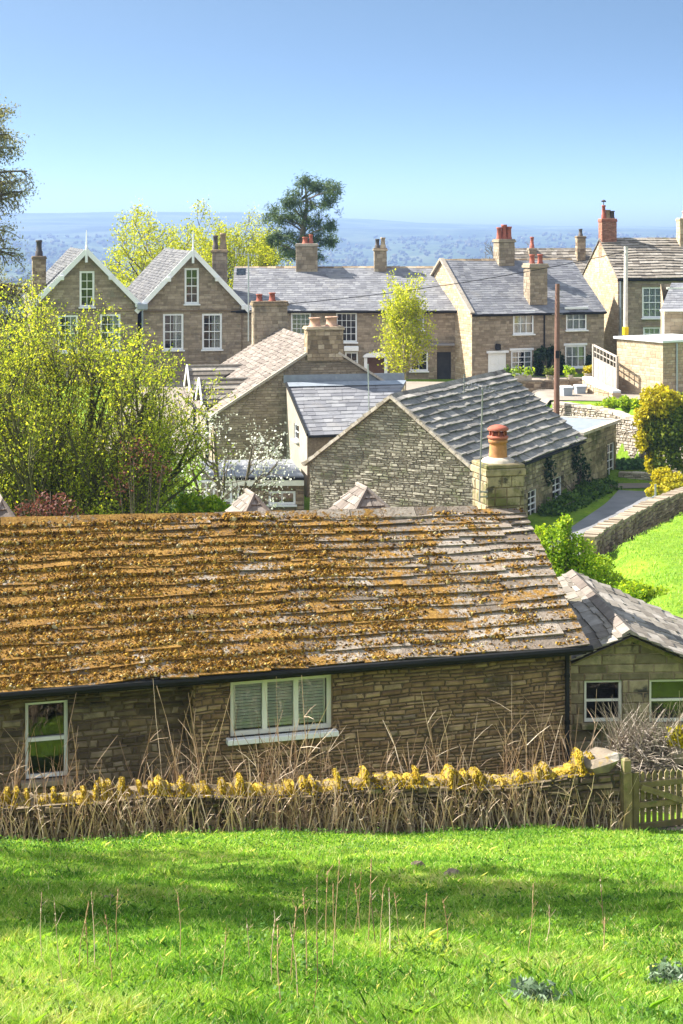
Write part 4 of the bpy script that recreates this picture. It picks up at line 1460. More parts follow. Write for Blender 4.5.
# ================================================================== HOUSE WITH THE BRICK CHIMNEY
def brick_chimney_house():
    th = math.radians(7)
    d = V((math.cos(th), math.sin(th), 0))
    n = V((-d.y, d.x, 0))
    O = V((at(618, 277, 111).x, 111, 0))
    W = 8.6
    ze, zr, zg = at(0, 277, 111).z, at(0, 239, 115.2).z, -10.4
    f = Plane(O, d, -n)
    hs = [f.rect(642, 287, 663, 318), f.rect(643, 327, 661, 350)]
    root, I = gabled('stone_house', 'stone slated house with a red brick chimney above its sunny gable', 'house', O, d, n, 9, W, ze, zr, zg, wm='stone_brown', rm='slate_stone', rows=15, sw=(.4, .9), th=.05, oh=.2, ov=.08,
                     holes={'f': hs}, stone=('f', 'g0'), ch=(.13, .2), lw=(.25, .55), relief=.014, wob=.05)
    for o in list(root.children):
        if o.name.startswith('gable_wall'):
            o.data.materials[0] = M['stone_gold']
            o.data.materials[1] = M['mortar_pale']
    for h in hs:
        window(root, f, h, 3, 4, .12, .035, 'white', True, sash=True, inset=.05, curtain=('full', 'curtain'), head='stone_brown')
    g = I['planes']['g0']
    for (a, b) in ((262.5, 266.5), (268.5, 272)):
        r = g.rect(596.5, a, 599.5, b)
        mb = MB()
        mb.box(g.p((r[0] + r[2]) / 2, (r[1] + r[3]) / 2, .03), g.ud * (r[2] - r[0]) / 2, g.n * .03, UP * (r[3] - r[1]) / 2, bev=.015)
        mb.build('vent', M['white'], root)
    c = I['Ra'] + d * .5
    zt = at(0, 218.5, 115).z
    st = chimney(root, (c.x + .1, c.y), d, 1.05, .85, zr - 1.3, zt, 'brick', 'mortar', [(-.28, .16, .95, 'red_clay', 'tall'), (.02, .2, .62, 'stone_dark', 'plain'), (.33, .18, .55, 'dark_clay', 'plain')], cap=.24, proj=.05, ch=(.07, .09), lw=(.2, .24), capmat='brick')
    mb = MB()
    q = V((c.x + .1, c.y, zt + .9)) - d * .28
    mb.tube([q, q + UP * .32], .03, 5)
    mb.box(q + UP * .3, d * .16, n * .03, UP * .05)
    mb.lathe(q + UP * .32, [(.15, 0), (.1, .06), (.02, .1)], 8)
    mb.build('cowl', M['dark_clay'], st)
    c = at(683, 240, 115.4)
    chimney(root, (c.x + .1, c.y), d, .9, .8, zr - .8, at(0, 218, 115).z, 'stone_gold', 'mortar', [(0, .18, .5, 'buff_clay', 'plain')], cap=.2, proj=.05)
    mb = MB()
    p = f.p(.15, 0, .07)
    mb.tube([p + UP * (ze - .25), p + UP * zg], .06, 6)
    mb.build('downpipe', M['lead'], root)
brick_chimney_house()

# ================================================================== FLAT-ROOFED OUTBUILDING, PORCH HOUSE
def flat_outbuilding():
    K = at(663, 343, 92)
    Lf = at(617, 339, 95.4)
    zt = K.z
    e = V((Lf.x - K.x, Lf.y - K.y, 0))
    wL = e.length
    e.normalize()
    r = V((-e.y, e.x, 0))
    if r.x < 0:
        r = -r
    zg = -9.8
    root = thing('outbuilding', 'pale stone flat roofed outbuilding with a white roof above the golden shrub', 'outbuilding', (K.x + 2, K.y + 3, zg))
    mb = MB()
    pl = Plane(K, e, -r)
    wall(mb, pl, [(0, zg), (wL, zg), (wL, zt), (0, zt)], (), (.12, .2), (.22, .5), relief=.01, gap=.015)
    pr = Plane(K, r, -e)
    wall(mb, pr, [(0, zg), (4.2, zg), (4.2, zt), (0, zt)], (), (.12, .2), (.22, .5), relief=.01, gap=.015)
    for q in (Plane(K + r * 4.2, e, r), Plane(K + e * wL, r, e)):
        wall(mb, q, [(0, zg), (4.2 if abs(q.ud.dot(r)) > .5 else wL, zg), (4.2 if abs(q.ud.dot(r)) > .5 else wL, zt), (0, zt)], (), stones=False)
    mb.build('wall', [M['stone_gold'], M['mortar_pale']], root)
    mb = MB()
    c = V((K.x, K.y, zt + .08)) + e * wL / 2 + r * 2.1
    mb.box(c, e * (wL / 2 + .15), r * 2.25, UP * .07, bev=.02)
    ro = mb.build('flat_roof', M['white_roof'], root)
    mb = MB()
    p = pr.p(.95, 0, .08)
    mb.tube([p + UP * (zt - .05), p + UP * (zg + .2)], .06, 7)
    mb.build('downpipe', M['galv'], root)
    # small porch house behind
    A = at(664.5, 312, 98)
    dd, nn = V((1, -.12, 0)).normalized(), V((.12, 1, 0)).normalized()
    zt2 = at(0, 309, 98).z
    r2 = thing('porch_house', 'orange stone porch wing with a grey lean-to roof above the white flat roof', 'house', (A.x + 2, A.y + 2, -9.6))
    mb = MB()
    p2 = Plane(A, dd, -nn)
    wall(mb, p2, [(0, -9.6), (4, -9.6), (4, zt2), (0, zt2)], (), (.2, .3), (.4, .8), relief=.015)
    wall(mb, Plane(A, nn, -dd), [(0, -9.6), (3, -9.6), (3, zt2 + 1.4), (0, zt2)], (), (.2, .3), (.4, .8), relief=.015)
    wall(mb, Plane(A + dd * 4, nn, dd), [(0, -9.6), (3, -9.6), (3, zt2 + 1.4), (0, zt2)], (), stones=False)
    wall(mb, Plane(A + nn * 3, dd, nn), [(0, -9.6), (4, -9.6), (4, zt2 + 1.4), (0, zt2 + 1.4)], (), stones=False)
    mb.build('wall', [M['stone_gold'], M['mortar_pale']], r2)
    mb = MB()
    B = V((A.x, A.y, zt2)) - dd * .25 - nn * .25 + UP * -.05
    slates(mb, B, B + dd * 4.5, B + dd * 4.5 + nn * 3.3 + UP * 1.5, B + dd * .9 + nn * 3.3 + UP * 1.5, 12, .3, .5, .015, 1.1)
    rr = mb.build('roof', M['slate_blue'], r2)
    mb = MB()
    mb.tube([B - UP * .02, B + dd * 4.5 - UP * .02], .07, 6)
    q = V((A.x, A.y, 0)) - dd * .06 - nn * .06
    mb.tube([B, q + UP * (zt2 - .4), q + UP * -8.5], .055, 6)
    mb.build('gutter', M['white'], r2)
    mb = MB()
    c = at(676, 290, 100.5)
    mb.box(c + UP * .1, dd * .55, nn * .4, UP * .06)
    mb.box(c - UP * .45, dd * .42, nn * .3, UP * .5)
    mb.build('roof_vent', M['cream'], r2)
flat_outbuilding()

# ================================================================== YARD: fence, low wall, garden walls, bins, poles
def plain_wall(name, label, cat, pts, tops, bot, th, mat, mort, ch, lw, cope=None, relief=.04):
    """free-standing wall following plan points pts with top heights tops"""
    root = thing(name, label, cat, (pts[0][0], pts[0][1], bot))
    mb = MB()
    cb = MB()
    for i in range(len(pts) - 1):
        a, b = V((*pts[i], 0)), V((*pts[i + 1], 0))
        dr = (b - a)
        L = dr.length
        dr.normalize()
        n = V((-dr.y, dr.x, 0))
        if n.y > 0:
            n = -n
        for s in (1, -1):
            pl = Plane(a + n * th / 2 * s, dr, n * s)
            wall(mb, pl, [(0, bot), (L, bot), (L, tops[i + 1]), (0, tops[i])], (), ch, lw, relief=relief, gap=.022, wave=.014)
        for (p, t) in ((a, tops[i]), (b, tops[i + 1])):
            mb.quad(p + n * th / 2 + UP * bot, p - n * th / 2 + UP * bot, p - n * th / 2 + UP * t, p + n * th / 2 + UP * t, 0)
        mb.quad(a + n * th / 2 + UP * tops[i], a - n * th / 2 + UP * tops[i], b - n * th / 2 + UP * tops[i + 1], b + n * th / 2 + UP * tops[i + 1], 0)
        if cope:
            m = max(1, int(L / cope[0]))
            for j in range(m):
                p, q = a.lerp(b, (j + .02) / m), a.lerp(b, (j + .98) / m)
                z0, z1 = lerp(tops[i], tops[i + 1], j / m), lerp(tops[i], tops[i + 1], (j + 1) / m)
                h = cope[1] * U(.75, 1.25)
                cb.beam(p + UP * (z0 + h / 2 + .003), q + UP * (z1 + h / 2 + .003), th + U(.02, .14), h)
    mb.build('wall_body', [M[mat], M[mort]], root)
    if cope:
        cb.build('coping', M[cope[2]], root)
    return root

q = [at(470, 383, 97.5), at(520, 382, 97), at(592, 380, 97)]
plain_wall('garden_wall', 'grey garden wall below the front windows of the corner house', 'wall', [(p.x, p.y) for p in q], [p.z for p in q], -11.6, .4, 'stone_dark', 'mortar', (.15, .25), (.3, .7), (.7, .09, 'stone_brown'))
q = [at(556, 404, 90), at(600, 409, 87.5), at(648, 424, 84.6), at(692, 440, 82.8)]
plain_wall('retaining_wall', 'sunlit pale rubble retaining wall leading up to the golden shrub', 'wall', [(p.x, p.y) for p in q], [p.z for p in q], -13.2, .6, 'stone_pale', 'mortar_pale', (.07, .17), (.1, .4), (.3, .12, 'stone_pale'), .07)
q = [at(586.5, 379, 95.5), at(600, 387, 93.8), at(617, 393, 92)]
plain_wall('low_wall', 'low pale wall with sloping white coping under the timber screen', 'wall', [(p.x, p.y) for p in q], [p.z for p in q], -11.2, .5, 'stone_gold', 'mortar_pale', (.15, .25), (.3, .6), (3.0, .12, 'white_roof'))
q = [at(619, 473, 83.6), at(645, 474, 83.2), at(672, 479, 82.6)]
plain_wall('kerb_wall', 'low weathered stone edging wall between the lavender and the road', 'wall', [(p.x, p.y) for p in q], [p.z for p in q], -13.1, .4, 'stone_pale', 'mortar_pale', (.1, .16), (.2, .5), (.5, .07, 'stone_pale'))
# field wall with flat coping
q = [at(588, 540, 51), at(597, 532, 53), at(622, 519, 57), at(651, 504, 61.5), at(690, 489, 67)]
plain_wall('field_wall', 'drystone wall with flat pale copings along the top of the green field', 'wall', [(p.x, p.y) for p in q], [p.z for p in q], -13.2, .4, 'stone_dark', 'dry_gap', (.08, .16), (.18, .5), (.32, .1, 'stone_brown'), .07)

def timber_screen():
    a, b = at(593.5, 345, 96.6), at(617, 357, 94.0)
    zb = -9.6
    root = thing('timber_screen', 'weathered timber screen with a lattice top beside the flat outbuilding', 'fence', (a.x, a.y, zb))
    d = V((b.x - a.x, b.y - a.y, 0)).normalized()
    L = (V((b.x, b.y, 0)) - V((a.x, a.y, 0))).length
    mb = MB()
    n = 16
    for i in range(n):
        p = V((a.x, a.y, 0)).lerp(V((b.x, b.y, 0)), (i + .5) / n)
        zt = lerp(a.z, b.z, (i + .5) / n) - .75
        mb.box(p + UP * (zt + zb) / 2, d * (L / n * .48), V((-d.y, d.x, 0)) * .02, UP * (zt - zb) / 2)
    mb.build('board_panel', M['wood_pale'], root)
    mb = MB()
    for t in (0, 1):
        p, q = a + UP * (-.72 if t == 0 else 0), b + UP * (-.72 if t == 0 else 0)
        mb.beam(p, q, .07, .1)
    for i in range(8):
        p = a.lerp(b, i / 7)
        mb.beam(p - UP * .72, p, .05, .05, d)
    mb.beam(a - UP * .36, b - UP * .36, .04, .05)
    mb.build('lattice', M['wood_pale'], root)
    for p in (a, b):
        mb = MB()
        mb.beam(V((p.x, p.y, zb - .4)), p + UP * .05, .12, .12, d)
        mb.build('post', M['wood_pale'], root)
timber_screen()

def wheelie_bin(px, py, Y, rot, label):
    p = at(px, py, Y)
    root = thing('wheelie_bin', label, 'wheelie bin', (p.x, p.y, p.z), 'wheelie bins in the yard')
    c, s = math.cos(rot), math.sin(rot)
    d, n = V((c, s, 0)), V((-s, c, 0))
    mb = MB()
    vs = []
    for (w, dp, z) in ((.21, .25, .06), (.27, .33, .92), (.29, .35, .94), (.29, .35, .98)):
        for (i, j) in ((-1, -1), (1, -1), (1, 1), (-1, 1)):
            vs.append(p + d * i * w + n * j * dp + UP * z)
    fs = [(3, 2, 1, 0), (12, 13, 14, 15)] + [(k * 4 + i, k * 4 + (i + 1) % 4, k * 4 + 4 + (i + 1) % 4, k * 4 + 4 + i) for k in range(3) for i in range(4)]
    mb.add(vs, fs)
    mb.build('bin_body', M['bin'], root)
    mb = MB()
    vs = []
    prof = [(-.38, .985), (-.36, 1.03), (-.2, 1.08), (.15, 1.09), (.36, 1.04), (.4, .99)]
    for i in (-1, 1):
        for (y, z) in prof:
            vs.append(p + d * i * .3 + n * y + UP * z)
    m = len(prof)
    mb.add(vs, [(i, i + 1, m + i + 1, m + i) for i in range(m - 1)] + [tuple(range(m)), tuple(range(2 * m - 1, m - 1, -1)), (0, m, 2 * m - 1, m - 1)])
    mb.build('lid', M['bin_lid'], root)
    mb = MB()
    mb.tube([p + n * .42 + UP * .98 - d * .26, p + n * .42 + UP * .98 + d * .26], .018, 6)
    mb.build('handle', M['bin'], root)
    for s_ in (-1, 1):
        mb = MB()
        q = p + n * .27 + UP * .1 + d * s_ * .24
        mb.tube([q - d * .03, q + d * .03], .1, 12)
        mb.build('wheel', M['rubber'], root)
wheelie_bin(566, 405, 93.2, .25, 'grey wheelie bin standing nearer the telegraph pole')
wheelie_bin(580, 403.5, 94.4, .12, 'grey wheelie bin nearer the low wall with sloping coping')

# telegraph pole and service pole, wire between
p0, p1 = at(556.5, 440, 89), at(557.5, 284, 89)
tp = thing('telegraph_pole', 'dark brown telegraph pole behind the rubble cottage roof', 'telegraph pole', p0)
mb = MB()
mb.tube([p0, p0.lerp(p1, .5), p1], [.17, .15, .12], 9)
mb.build('pole_shaft', M['wood_pole'], tp)
mb = MB()
for k in range(5):
    z = p1 - UP * (.35 + .32 * k)
    mb.tube([z - V((.3, .05, 0)), z + V((.3, .05, 0))], .018, 5)
mb.build('step_iron', M['alu_dark'], tp)
mb = MB()
mb.box(p1.lerp(p0, .45) - V((0, .16, 0)), V((.1, 0, 0)), V((0, .03, 0)), UP * .2)
mb.build('plate', M['black_metal'], tp)
s0, s1 = at(625.5, 350, 101), at(626, 248, 101)
sp = thing('service_pole', 'bleached grey pole standing before the house with the brick chimney', 'utility pole', s0 - UP * 2)
mb = MB()
mb.tube([s0 - UP * 2, s1], [.15, .12], 9)
mb.build('pole_shaft', M['pole_grey'], sp)
mb = MB()
mb.tube([s1 - UP * .1, s1 + UP * .1], .13, 9)
mb.build('pole_cap', M['pole_grey'], sp)
mb = MB()
mb.tube([at(625.5, 335, 100.8), at(625.5, 327, 100.8)], .2, 9)
mb.build('marker_band', M['l_gold'], sp)
a, b = at(287, 304, 95.5), s1 - UP * .2
pts = []
for i in range(25):
    t = i / 24
    pts.append(a.lerp(b, t) - UP * (1.0 * 4 * t * (1 - t) * .35))
mb = MB()
mb.tube(pts, .022, 5)
tag(mb.build('overhead_cable', M['black_metal']), 'thin black cable sagging across the slate roofs to the bleached pole', 'cable')

# lane and road
def ribbon(name, pts, w, mat, lift=.03):
    out = []
    P = [V(p) for p in pts]
    fine = []
    for i in range(len(P) - 1):
        p0, p1, p2, p3 = P[max(0, i - 1)], P[i], P[i + 1], P[min(len(P) - 1, i + 2)]
        for k in range(10):
            t = k / 10
            fine.append(.5 * ((2 * p1) + (p2 - p0) * t + (2 * p0 - 5 * p1 + 4 * p2 - p3) * t * t + (3 * p1 - p0 - 3 * p2 + p3) * t ** 3))
    fine.append(P[-1])
    vs, fs = [], []
    m = 7
    for i, p in enumerate(fine):
        dr = (fine[min(i + 1, len(fine) - 1)] - fine[max(i - 1, 0)]).normalized()
        nn = V((-dr.y, dr.x))
        for j in range(m):
            q = p + nn * w * (j / (m - 1) - .5)
            vs.append((q.x, q.y, gzf(q.x, q.y) + lift))
    for i in range(len(fine) - 1):
        for j in range(m - 1):
            fs.append((i * m + j, i * m + j + 1, (i + 1) * m + j + 1, (i + 1) * m + j))
    mb = MB()
    mb.add(vs, fs, 0, .5)
    o = mb.build(name, M[mat], None, True)
    o['kind'] = 'structure'
ribbon('lane', [(6.8, 58), (8.9, 65), (11.0, 70.5), (13.0, 75.5), (14.3, 79.5)], 1.9, 'asphalt')
ribbon('road', [(12.8, 80.9), (15.0, 81.2), (19, 81), (26, 79)], 1.5, 'road_pale', .035)

def patch(name, poly, mat, lift=.02, nu=30, nv=14):
    A, B, C, D = [V(p) for p in poly]
    vs, fs = [], []
    for j in range(nv + 1):
        for i in range(nu + 1):
            q = A.lerp(B, i / nu).lerp(D.lerp(C, i / nu), j / nv)
            vs.append((q.x, q.y, gzf(q.x, q.y) + lift))
    for j in range(nv):
        for i in range(nu):
            k = j * (nu + 1) + i
            fs.append((k, k + 1, k + nu + 2, k + nu + 1))
    mb = MB()
    mb.add(vs, fs, 0, .5)
    o = mb.build(name, M[mat], None, True)
    o['kind'] = 'structure'
patch('bounce_patch', [(-9, 54), (5.2, 54), (5.0, 68), (-9, 74)], 'gravel', .03, 30, 30)  # added brown ground, mostly hidden, to take green bounce off the rubble gable
patch('yard', [(-13, 86), (10.3, 86), (10.6, 105), (-13, 107)], 'road_pale', .04, 60, 40)
patch('yard', [(11.2, 90.8), (22, 89), (24, 104), (10.6, 105)], 'road_pale', .045, 40, 40)

# tubular handrail at the field wall
def handrail():
    pts = [at(604, 533, 60), at(612, 522, 61), at(624, 513, 63), at(640, 505, 66), at(655.5, 496, 70)]
    root = thing('handrail', 'pale tubular handrail running beside the lane below the field wall', 'handrail', (pts[0].x, pts[0].y, gzf(pts[0].x, pts[0].y)))
    mb = MB()
    mb.tube(pts, .05, 7)
    mb.build('rail', M['galv'], root)
    for p in pts[1:]:
        mb = MB()
        mb.tube([V((p.x, p.y, gzf(p.x, p.y) - .2)), p + UP * (.5 if p is pts[-1] else 0)], .045, 7)
        mb.build('post', M['galv'], root)
handrail()

# ================================================================== PLANTS
def leaves_np(centres, per, sigma, size, elong=1.6, squash=(1, 1, 1), droop=0.0):
    """leaf quads scattered about centres; returns (4n,3) array and per-leaf rnd"""
    C = np.repeat(np.asarray(centres, dtype=float), per, 0)
    n = len(C)
    sg = np.asarray(sigma if hasattr(sigma, '__len__') else [sigma] * len(centres))
    sg = np.repeat(sg, per)
    C = C + RNG.normal(0, 1, (n, 3)) * sg[:, None] * np.asarray(squash)
    a = RNG.normal(0, 1, (n, 3))
    a[:, 2] -= droop
    a /= np.linalg.norm(a, axis=1)[:, None]
    b = RNG.normal(0, 1, (n, 3))
    b -= (b * a).sum(1)[:, None] * a
    b /= np.linalg.norm(b, axis=1)[:, None]
    s = size * RNG.uniform(.6, 1.35, n)
    la, lb = a * (s * elong * .5)[:, None], b * (s * .5)[:, None]
    q = np.stack([C - la, C + lb, C + la, C - lb], 1).reshape(-1, 3)
    return q, n

def skeleton(p, d, L, r, lev, P, tubes, tips):
    ns = P.get('seg', 4)
    pts, rad = [V(p)], [r]
    q, dd = V(p), V(d).normalized()
    for i in range(ns):
        w = P['wander'][lev]
        dd = (dd + V((U(-w, w), U(-w, w), U(-w, w))) + UP * P['up'][lev]).normalized()
        q = q + dd * L / ns
        pts.append(V(q))
        rad.append(max(P.get('rmin', .006), r * (1 - .62 * (i + 1) / ns)))
    tubes.append((pts, rad, 7 if lev == 0 else (5 if lev == 1 else 3)))
    if lev >= P['levels'] - 1:
        for i in range(1, ns + 1):
            tips.append(pts[i])
        return
    n = P['n'][lev]
    for k in range(n):
        t = lerp(P['t0'][lev], 1.0, (k + U(0, 1)) / n)
        x = t * ns
        i = min(ns - 1, int(x))
        s = pts[i].lerp(pts[i + 1], x - i)
        base = (pts[i + 1] - pts[i]).normalized()
        az = U(0, 6.283)
        side = base.cross(UP if abs(base.z) < .95 else V((1, 0, 0))).normalized()
        side2 = base.cross(side)
        an = math.radians(P['ang'][lev]) * U(.7, 1.3)
        nd = base * math.cos(an) + (side * math.cos(az) + side2 * math.sin(az)) * math.sin(an)
        skeleton(s, nd, L * P['ratio'][lev] * U(.7, 1.2) * (1.15 - .45 * t), lerp(rad[i], rad[i + 1], x - i) * .62, lev + 1, P, tubes, tips)

def tree(name, label, cat, base, P, leafmat, bark, per, sigma, size, group=None, elong=1.6, droop=0, squash=(1, 1, 1), rpow=1.0, hshade=None, extra_tips=None):
    root = thing(name, label, cat, base, group)
    tubes, tips = [], []
    for (off, d, L, r) in P['stems']:
        skeleton(V(base) + V(off), V(d), L, r, 0, P, tubes, tips)
    mb = MB()
    for (pts, rad, k) in tubes:
        mb.tube(pts, rad, k, cap=False)
    mb.build('trunk', M[bark], root, True)
    if per and tips:
        tp = np.array([tuple(t) for t in tips])
        if extra_tips is not None:
            tp = np.concatenate([tp, extra_tips])
        q, n = leaves_np(tp, per, sigma, size, elong, squash, droop)
        rn = RNG.random(n) ** rpow
        mesh_np('crown', q, 4, rn, M[leafmat], root)
    return root, tips

def bush(name, label, cat, base, blobs, leafmat, n, size, stems=10, bark='bark', group=None, shell=.75, elong=1.5, rpow=1.0, extra=None):
    """shrub: leaves near the skin of overlapping lobes (cx,cy,cz,rx,ry,rz), with stems inside"""
    root = thing(name, label, cat, base, group)
    mb = MB()
    b = V(base)
    for i in range(stems):
        L = random.choice(blobs)
        e = V((L[0] + U(-.7, .7) * L[3], L[1] + U(-.7, .7) * L[4], L[2] + U(-.2, .85) * L[5]))
        m = b.lerp(e, .5) + V((U(-.1, .1), U(-.1, .1), U(0, .15)))
        s = b + V((U(-.25, .25), U(-.25, .25), 0)) * min(1, L[3])
        mb.tube([s, m, e], [.03, .02, .008], 4, cap=False)
    mb.build('stem', M[bark], root)
    vol = np.array([l[3] * l[4] * l[5] for l in blobs]) ** .67
    ci = RNG.choice(len(blobs), n, p=vol / vol.sum())
    B = np.array(blobs)[ci]
    dr = RNG.normal(0, 1, (n, 3))
    dr /= np.linalg.norm(dr, axis=1)[:, None]
    rr = RNG.random(n) ** .5 * (1 - shell) + shell
    rr = rr * (1 + .13 * np.sin(dr[:, 0] * 7 + ci) + .13 * np.sin(dr[:, 1] * 9 + dr[:, 2] * 6 + ci * 2))
    C = B[:, :3] + dr * B[:, 3:] * rr[:, None]
    q, m = leaves_np(C, 1, 0.02, size, elong)
    mesh_np('foliage', q, 4, RNG.random(m) ** rpow, M[leafmat], root)
    return root

# big spring tree before the houses: many upright stems
def big_tree():
    random.seed(4)
    base = V((-7.3, 44.5, gzf(-7.3, 44.5)))
    stems = []
    for i in range(19):
        a = math.radians(-78 + 128 * i / 18 + U(-5, 5))
        stems.append(((U(-.3, .3), U(-.4, .4), 0), (math.sin(a) * .9, U(-.55, .55), math.cos(a) + .25), U(6.4, 7.4) * (1 - .2 * max(0, math.sin(a))), U(.08, .15)))
    P = dict(levels=4, stems=stems, wander=[.10, .16, .2, .22], up=[.05, .16, .16, .1], n=[12, 8, 4], t0=[.16, .12, .15], ang=[36, 36, 36], ratio=[.42, .5, .55], seg=4, rmin=.007)
    tree('spring_tree', 'big many stemmed tree in yellow green spring leaf behind the mossy roof', 'tree', base, P, 'l_willow', 'bark_green', 3, .11, .043, elong=1.9)
big_tree()

# blossom tree
P = dict(levels=3, stems=[((0, 0, 0), (-.04, 0, 1), 5.2, .10), ((.1, 0, 0), (-.3, .1, 1), 5.0, .08), ((0, .1, 0), (.12, -.1, .9), 4.8, .08)], wander=[.14, .22, .25], up=[.03, .03, -.02], n=[10, 6], t0=[.45, .2], ang=[52, 45], ratio=[.40, .55], seg=4)
bx = at(224, 478, 52)
tree('blossom_tree', 'small tree in white blossom before the flat roofed wing', 'tree', (bx.x, bx.y, gzf(bx.x, bx.y)), P, 'l_white', 'bark', 3, .16, .07, elong=1.1)

# golden birch
bb = at(403, 388, 98)
P = dict(levels=3, stems=[((0, 0, 0), (.02, 0, 1), 6.0, .09), ((.1, .1, 0), (.06, 0, 1), 5.2, .06)], wander=[.04, .12, .2], up=[.05, .1, .02], n=[40, 7], t0=[.2, .15], ang=[50, 42], ratio=[.40, .42], seg=6, rmin=.01)
tree('birch_tree', 'slender golden green birch before the slate terrace', 'tree', (bb.x, bb.y, gzf(bb.x, bb.y) - .1), P, 'l_birch', 'bark_birch', 3, .15, .10, elong=1.3)

# lime green trees behind the gabled house
for (px, Y, H, lab, sc) in ((160, 132, 13.4, 'lime green broad tree rising between the two pointed gables', 1.0), (205, 140, 13.6, 'lime green tree behind the white finial and the dark potted chimney', 1.0), (246, 146, 12.9, 'lime green tree beyond the slate terrace beside the pine', .85)):
    b = at(px, 300, Y)
    zb = -11.4
    P = dict(levels=4, stems=[((0, 0, 0), (0, 0, 1), H * .62, .28)], wander=[.07, .16, .22, .25], up=[.05, .1, .08, .0], n=[15, 7, 5], t0=[.32, .2, .2], ang=[58, 45, 42], ratio=[.78 * sc, .5, .48], seg=4, rmin=.014)
    tree('spring_tree', lab, 'tree', (b.x, b.y, zb), P, 'l_lime', 'bark', 6, .26, .12, group='lime green trees behind the houses', elong=1.4)

# scots pine: placed limbs with needle clumps
def pine():
    Y = 140
    base = at(301, 300, Y)
    base.z = -11.5
    root = thing('pine_tree', 'dark leaning pine standing above the terrace ridge', 'tree', base)
    cl = [(303, 183, 9), (314, 187, 7), (326, 187, 11), (334, 190, 7), (296, 200, 10), (312, 203, 12), (326, 203, 9), (287, 205, 6), (271, 214, 8), (281, 219, 9), (292, 217, 9), (304, 222, 12), (318, 222, 9), (330, 226, 5),
          (277, 236, 8), (290, 236, 9), (304, 240, 11), (319, 240, 8), (331, 242, 7), (284, 251, 8), (298, 255, 9), (313, 256, 8), (272, 242, 5)]
    mb = MB()
    tr = [base, at(300, 262, Y), at(303, 230, Y), at(307, 205, Y), at(305, 184, Y)]
    mb.tube(tr, [.34, .28, .22, .15, .05], 8)
    C, S = [], []
    for (x, y, r) in cl:
        c = at(x, y, Y) + V((0, U(-1.6, 1.6), 0))
        s = at(302, min(y + 12, 268), Y)
        mb.tube([s, s.lerp(c, .5) + UP * .1, c], [.09, .06, .02], 5, cap=False)
        for k in range(18):
            q = c + V((RNG.normal(0, 1) * r * .5, RNG.normal(0, 1) * r * .5, RNG.normal(0, 1) * r * .42)) * (Y / F)
            mb.tube([c, q], [.025, .01], 3, cap=False)
            C.append(tuple(q))
            S.append(.2)
    mb.build('trunk', M['bark'], root)
    q, n = leaves_np(C, 44, S, .055, 6.0, (1, 1, .9))
    mesh_np('crown', q, 4, RNG.random(n), M['l_pine'], root)
pine()

# tall grey-green conifer at the edge
cb_ = at(-27, 300, 78)
P = dict(levels=3, stems=[((0, 0, 0), (0, 0, 1), 19.2, .3)], wander=[.02, .16, .22], up=[.03, -.10, -.22], n=[110, 12], t0=[.14, .1], ang=[64, 50], ratio=[.185, .42], seg=6, rmin=.012)
tree('conifer_tree', 'tall grey green conifer with drooping sprays standing at the photo edge', 'tree', (cb_.x, cb_.y, -12.5), P, 'l_conifer', 'bark', 10, .17, .055, elong=2.6, droop=.8, rpow=1.1)

# bare trees beyond the ridge of the corner house
for (px, Y, H, lab) in ((497, 132, 11.0, 'bare leafless tree standing behind the three potted red chimney'), (476, 150, 9.5, 'smaller bare tree left of the three potted red chimney')):
    b = at(px, 300, Y)
    P = dict(levels=4, stems=[((0, 0, 0), (0, 0, 1), H * .66, .2)], wander=[.05, .15, .2, .22], up=[.05, .1, .1, .05], n=[10, 6, 5], t0=[.4, .25, .2], ang=[42, 38, 38], ratio=[.5, .5, .5], seg=4, rmin=.016)
    tree('bare_tree', lab, 'tree', (b.x, b.y, -10.8), P, 'l_conifer', 'bark', 0, .1, .1, group='bare trees behind the houses')

# shrubs in the gardens
def B(px, py, Y, rpx, rz=None, ry=None):
    c = at(px, py, Y)
    r = rpx * Y / F
    return (c.x, c.y, c.z, r, ry or r, (rz or rpx) * Y / F)
c = at(48, 520, 40)
bush('red_shrub', 'purple red leaved shrub peeping over the mossy ridge', 'shrub', (c.x, c.y, gzf(c.x, c.y)), [B(24, 512, 40, 11), B(42, 502, 40, 12), B(60, 506, 40, 13), B(76, 514, 40, 8), B(45, 522, 40, 20)], 'l_red', 1100, .05, 22, shell=.25)
c = at(140, 500, 42)
bush('red_shrub', 'sparse brownish red shrub tangled under the big spring tree', 'shrub', (c.x, c.y, gzf(c.x, c.y)), [B(140, 455, 42, 22), B(120, 485, 42, 18), B(160, 470, 42, 14)], 'l_red', 520, .045, 9, shell=.2)
c = at(205, 520, 45)
bush('garden_shrub', 'fresh green low shrub below the white blossom tree', 'shrub', (c.x, c.y, gzf(c.x, c.y)), [B(190, 508, 45, 14), B(212, 507, 45, 12), B(228, 514, 45, 9), B(205, 520, 45, 20)], 'l_hawthorn', 4200, .075, 14, shell=.5)
c = at(30, 520, 50)
bush('evergreen_shrub', 'dark green shrubbery filling the shade under the big spring tree', 'shrub', (c.x, c.y, gzf(c.x, c.y)), [B(10, 500, 52, 38), B(60, 490, 52, 36), B(110, 500, 52, 34), B(160, 500, 52, 30), B(85, 510, 52, 40)], 'l_green', 9000, .11, 26, shell=.45)
c = at(565, 590, 42)
bush('hawthorn_bush', 'bright fresh green hawthorn bush at the corner of the field', 'shrub', (c.x, c.y, gzf(c.x, c.y)),
     [B(556, 545, 42, 17, 22), B(577, 552, 42, 16, 18), B(553, 572, 42, 20), B(580, 580, 42, 22), B(598, 566, 43, 17, 12), B(540, 540, 42, 7, 15), B(566, 526, 42, 7, 12), B(612, 585, 42, 20, 12)], 'l_hawthorn', 11000, .055, 60, shell=.35)
c = at(648, 590, 40)
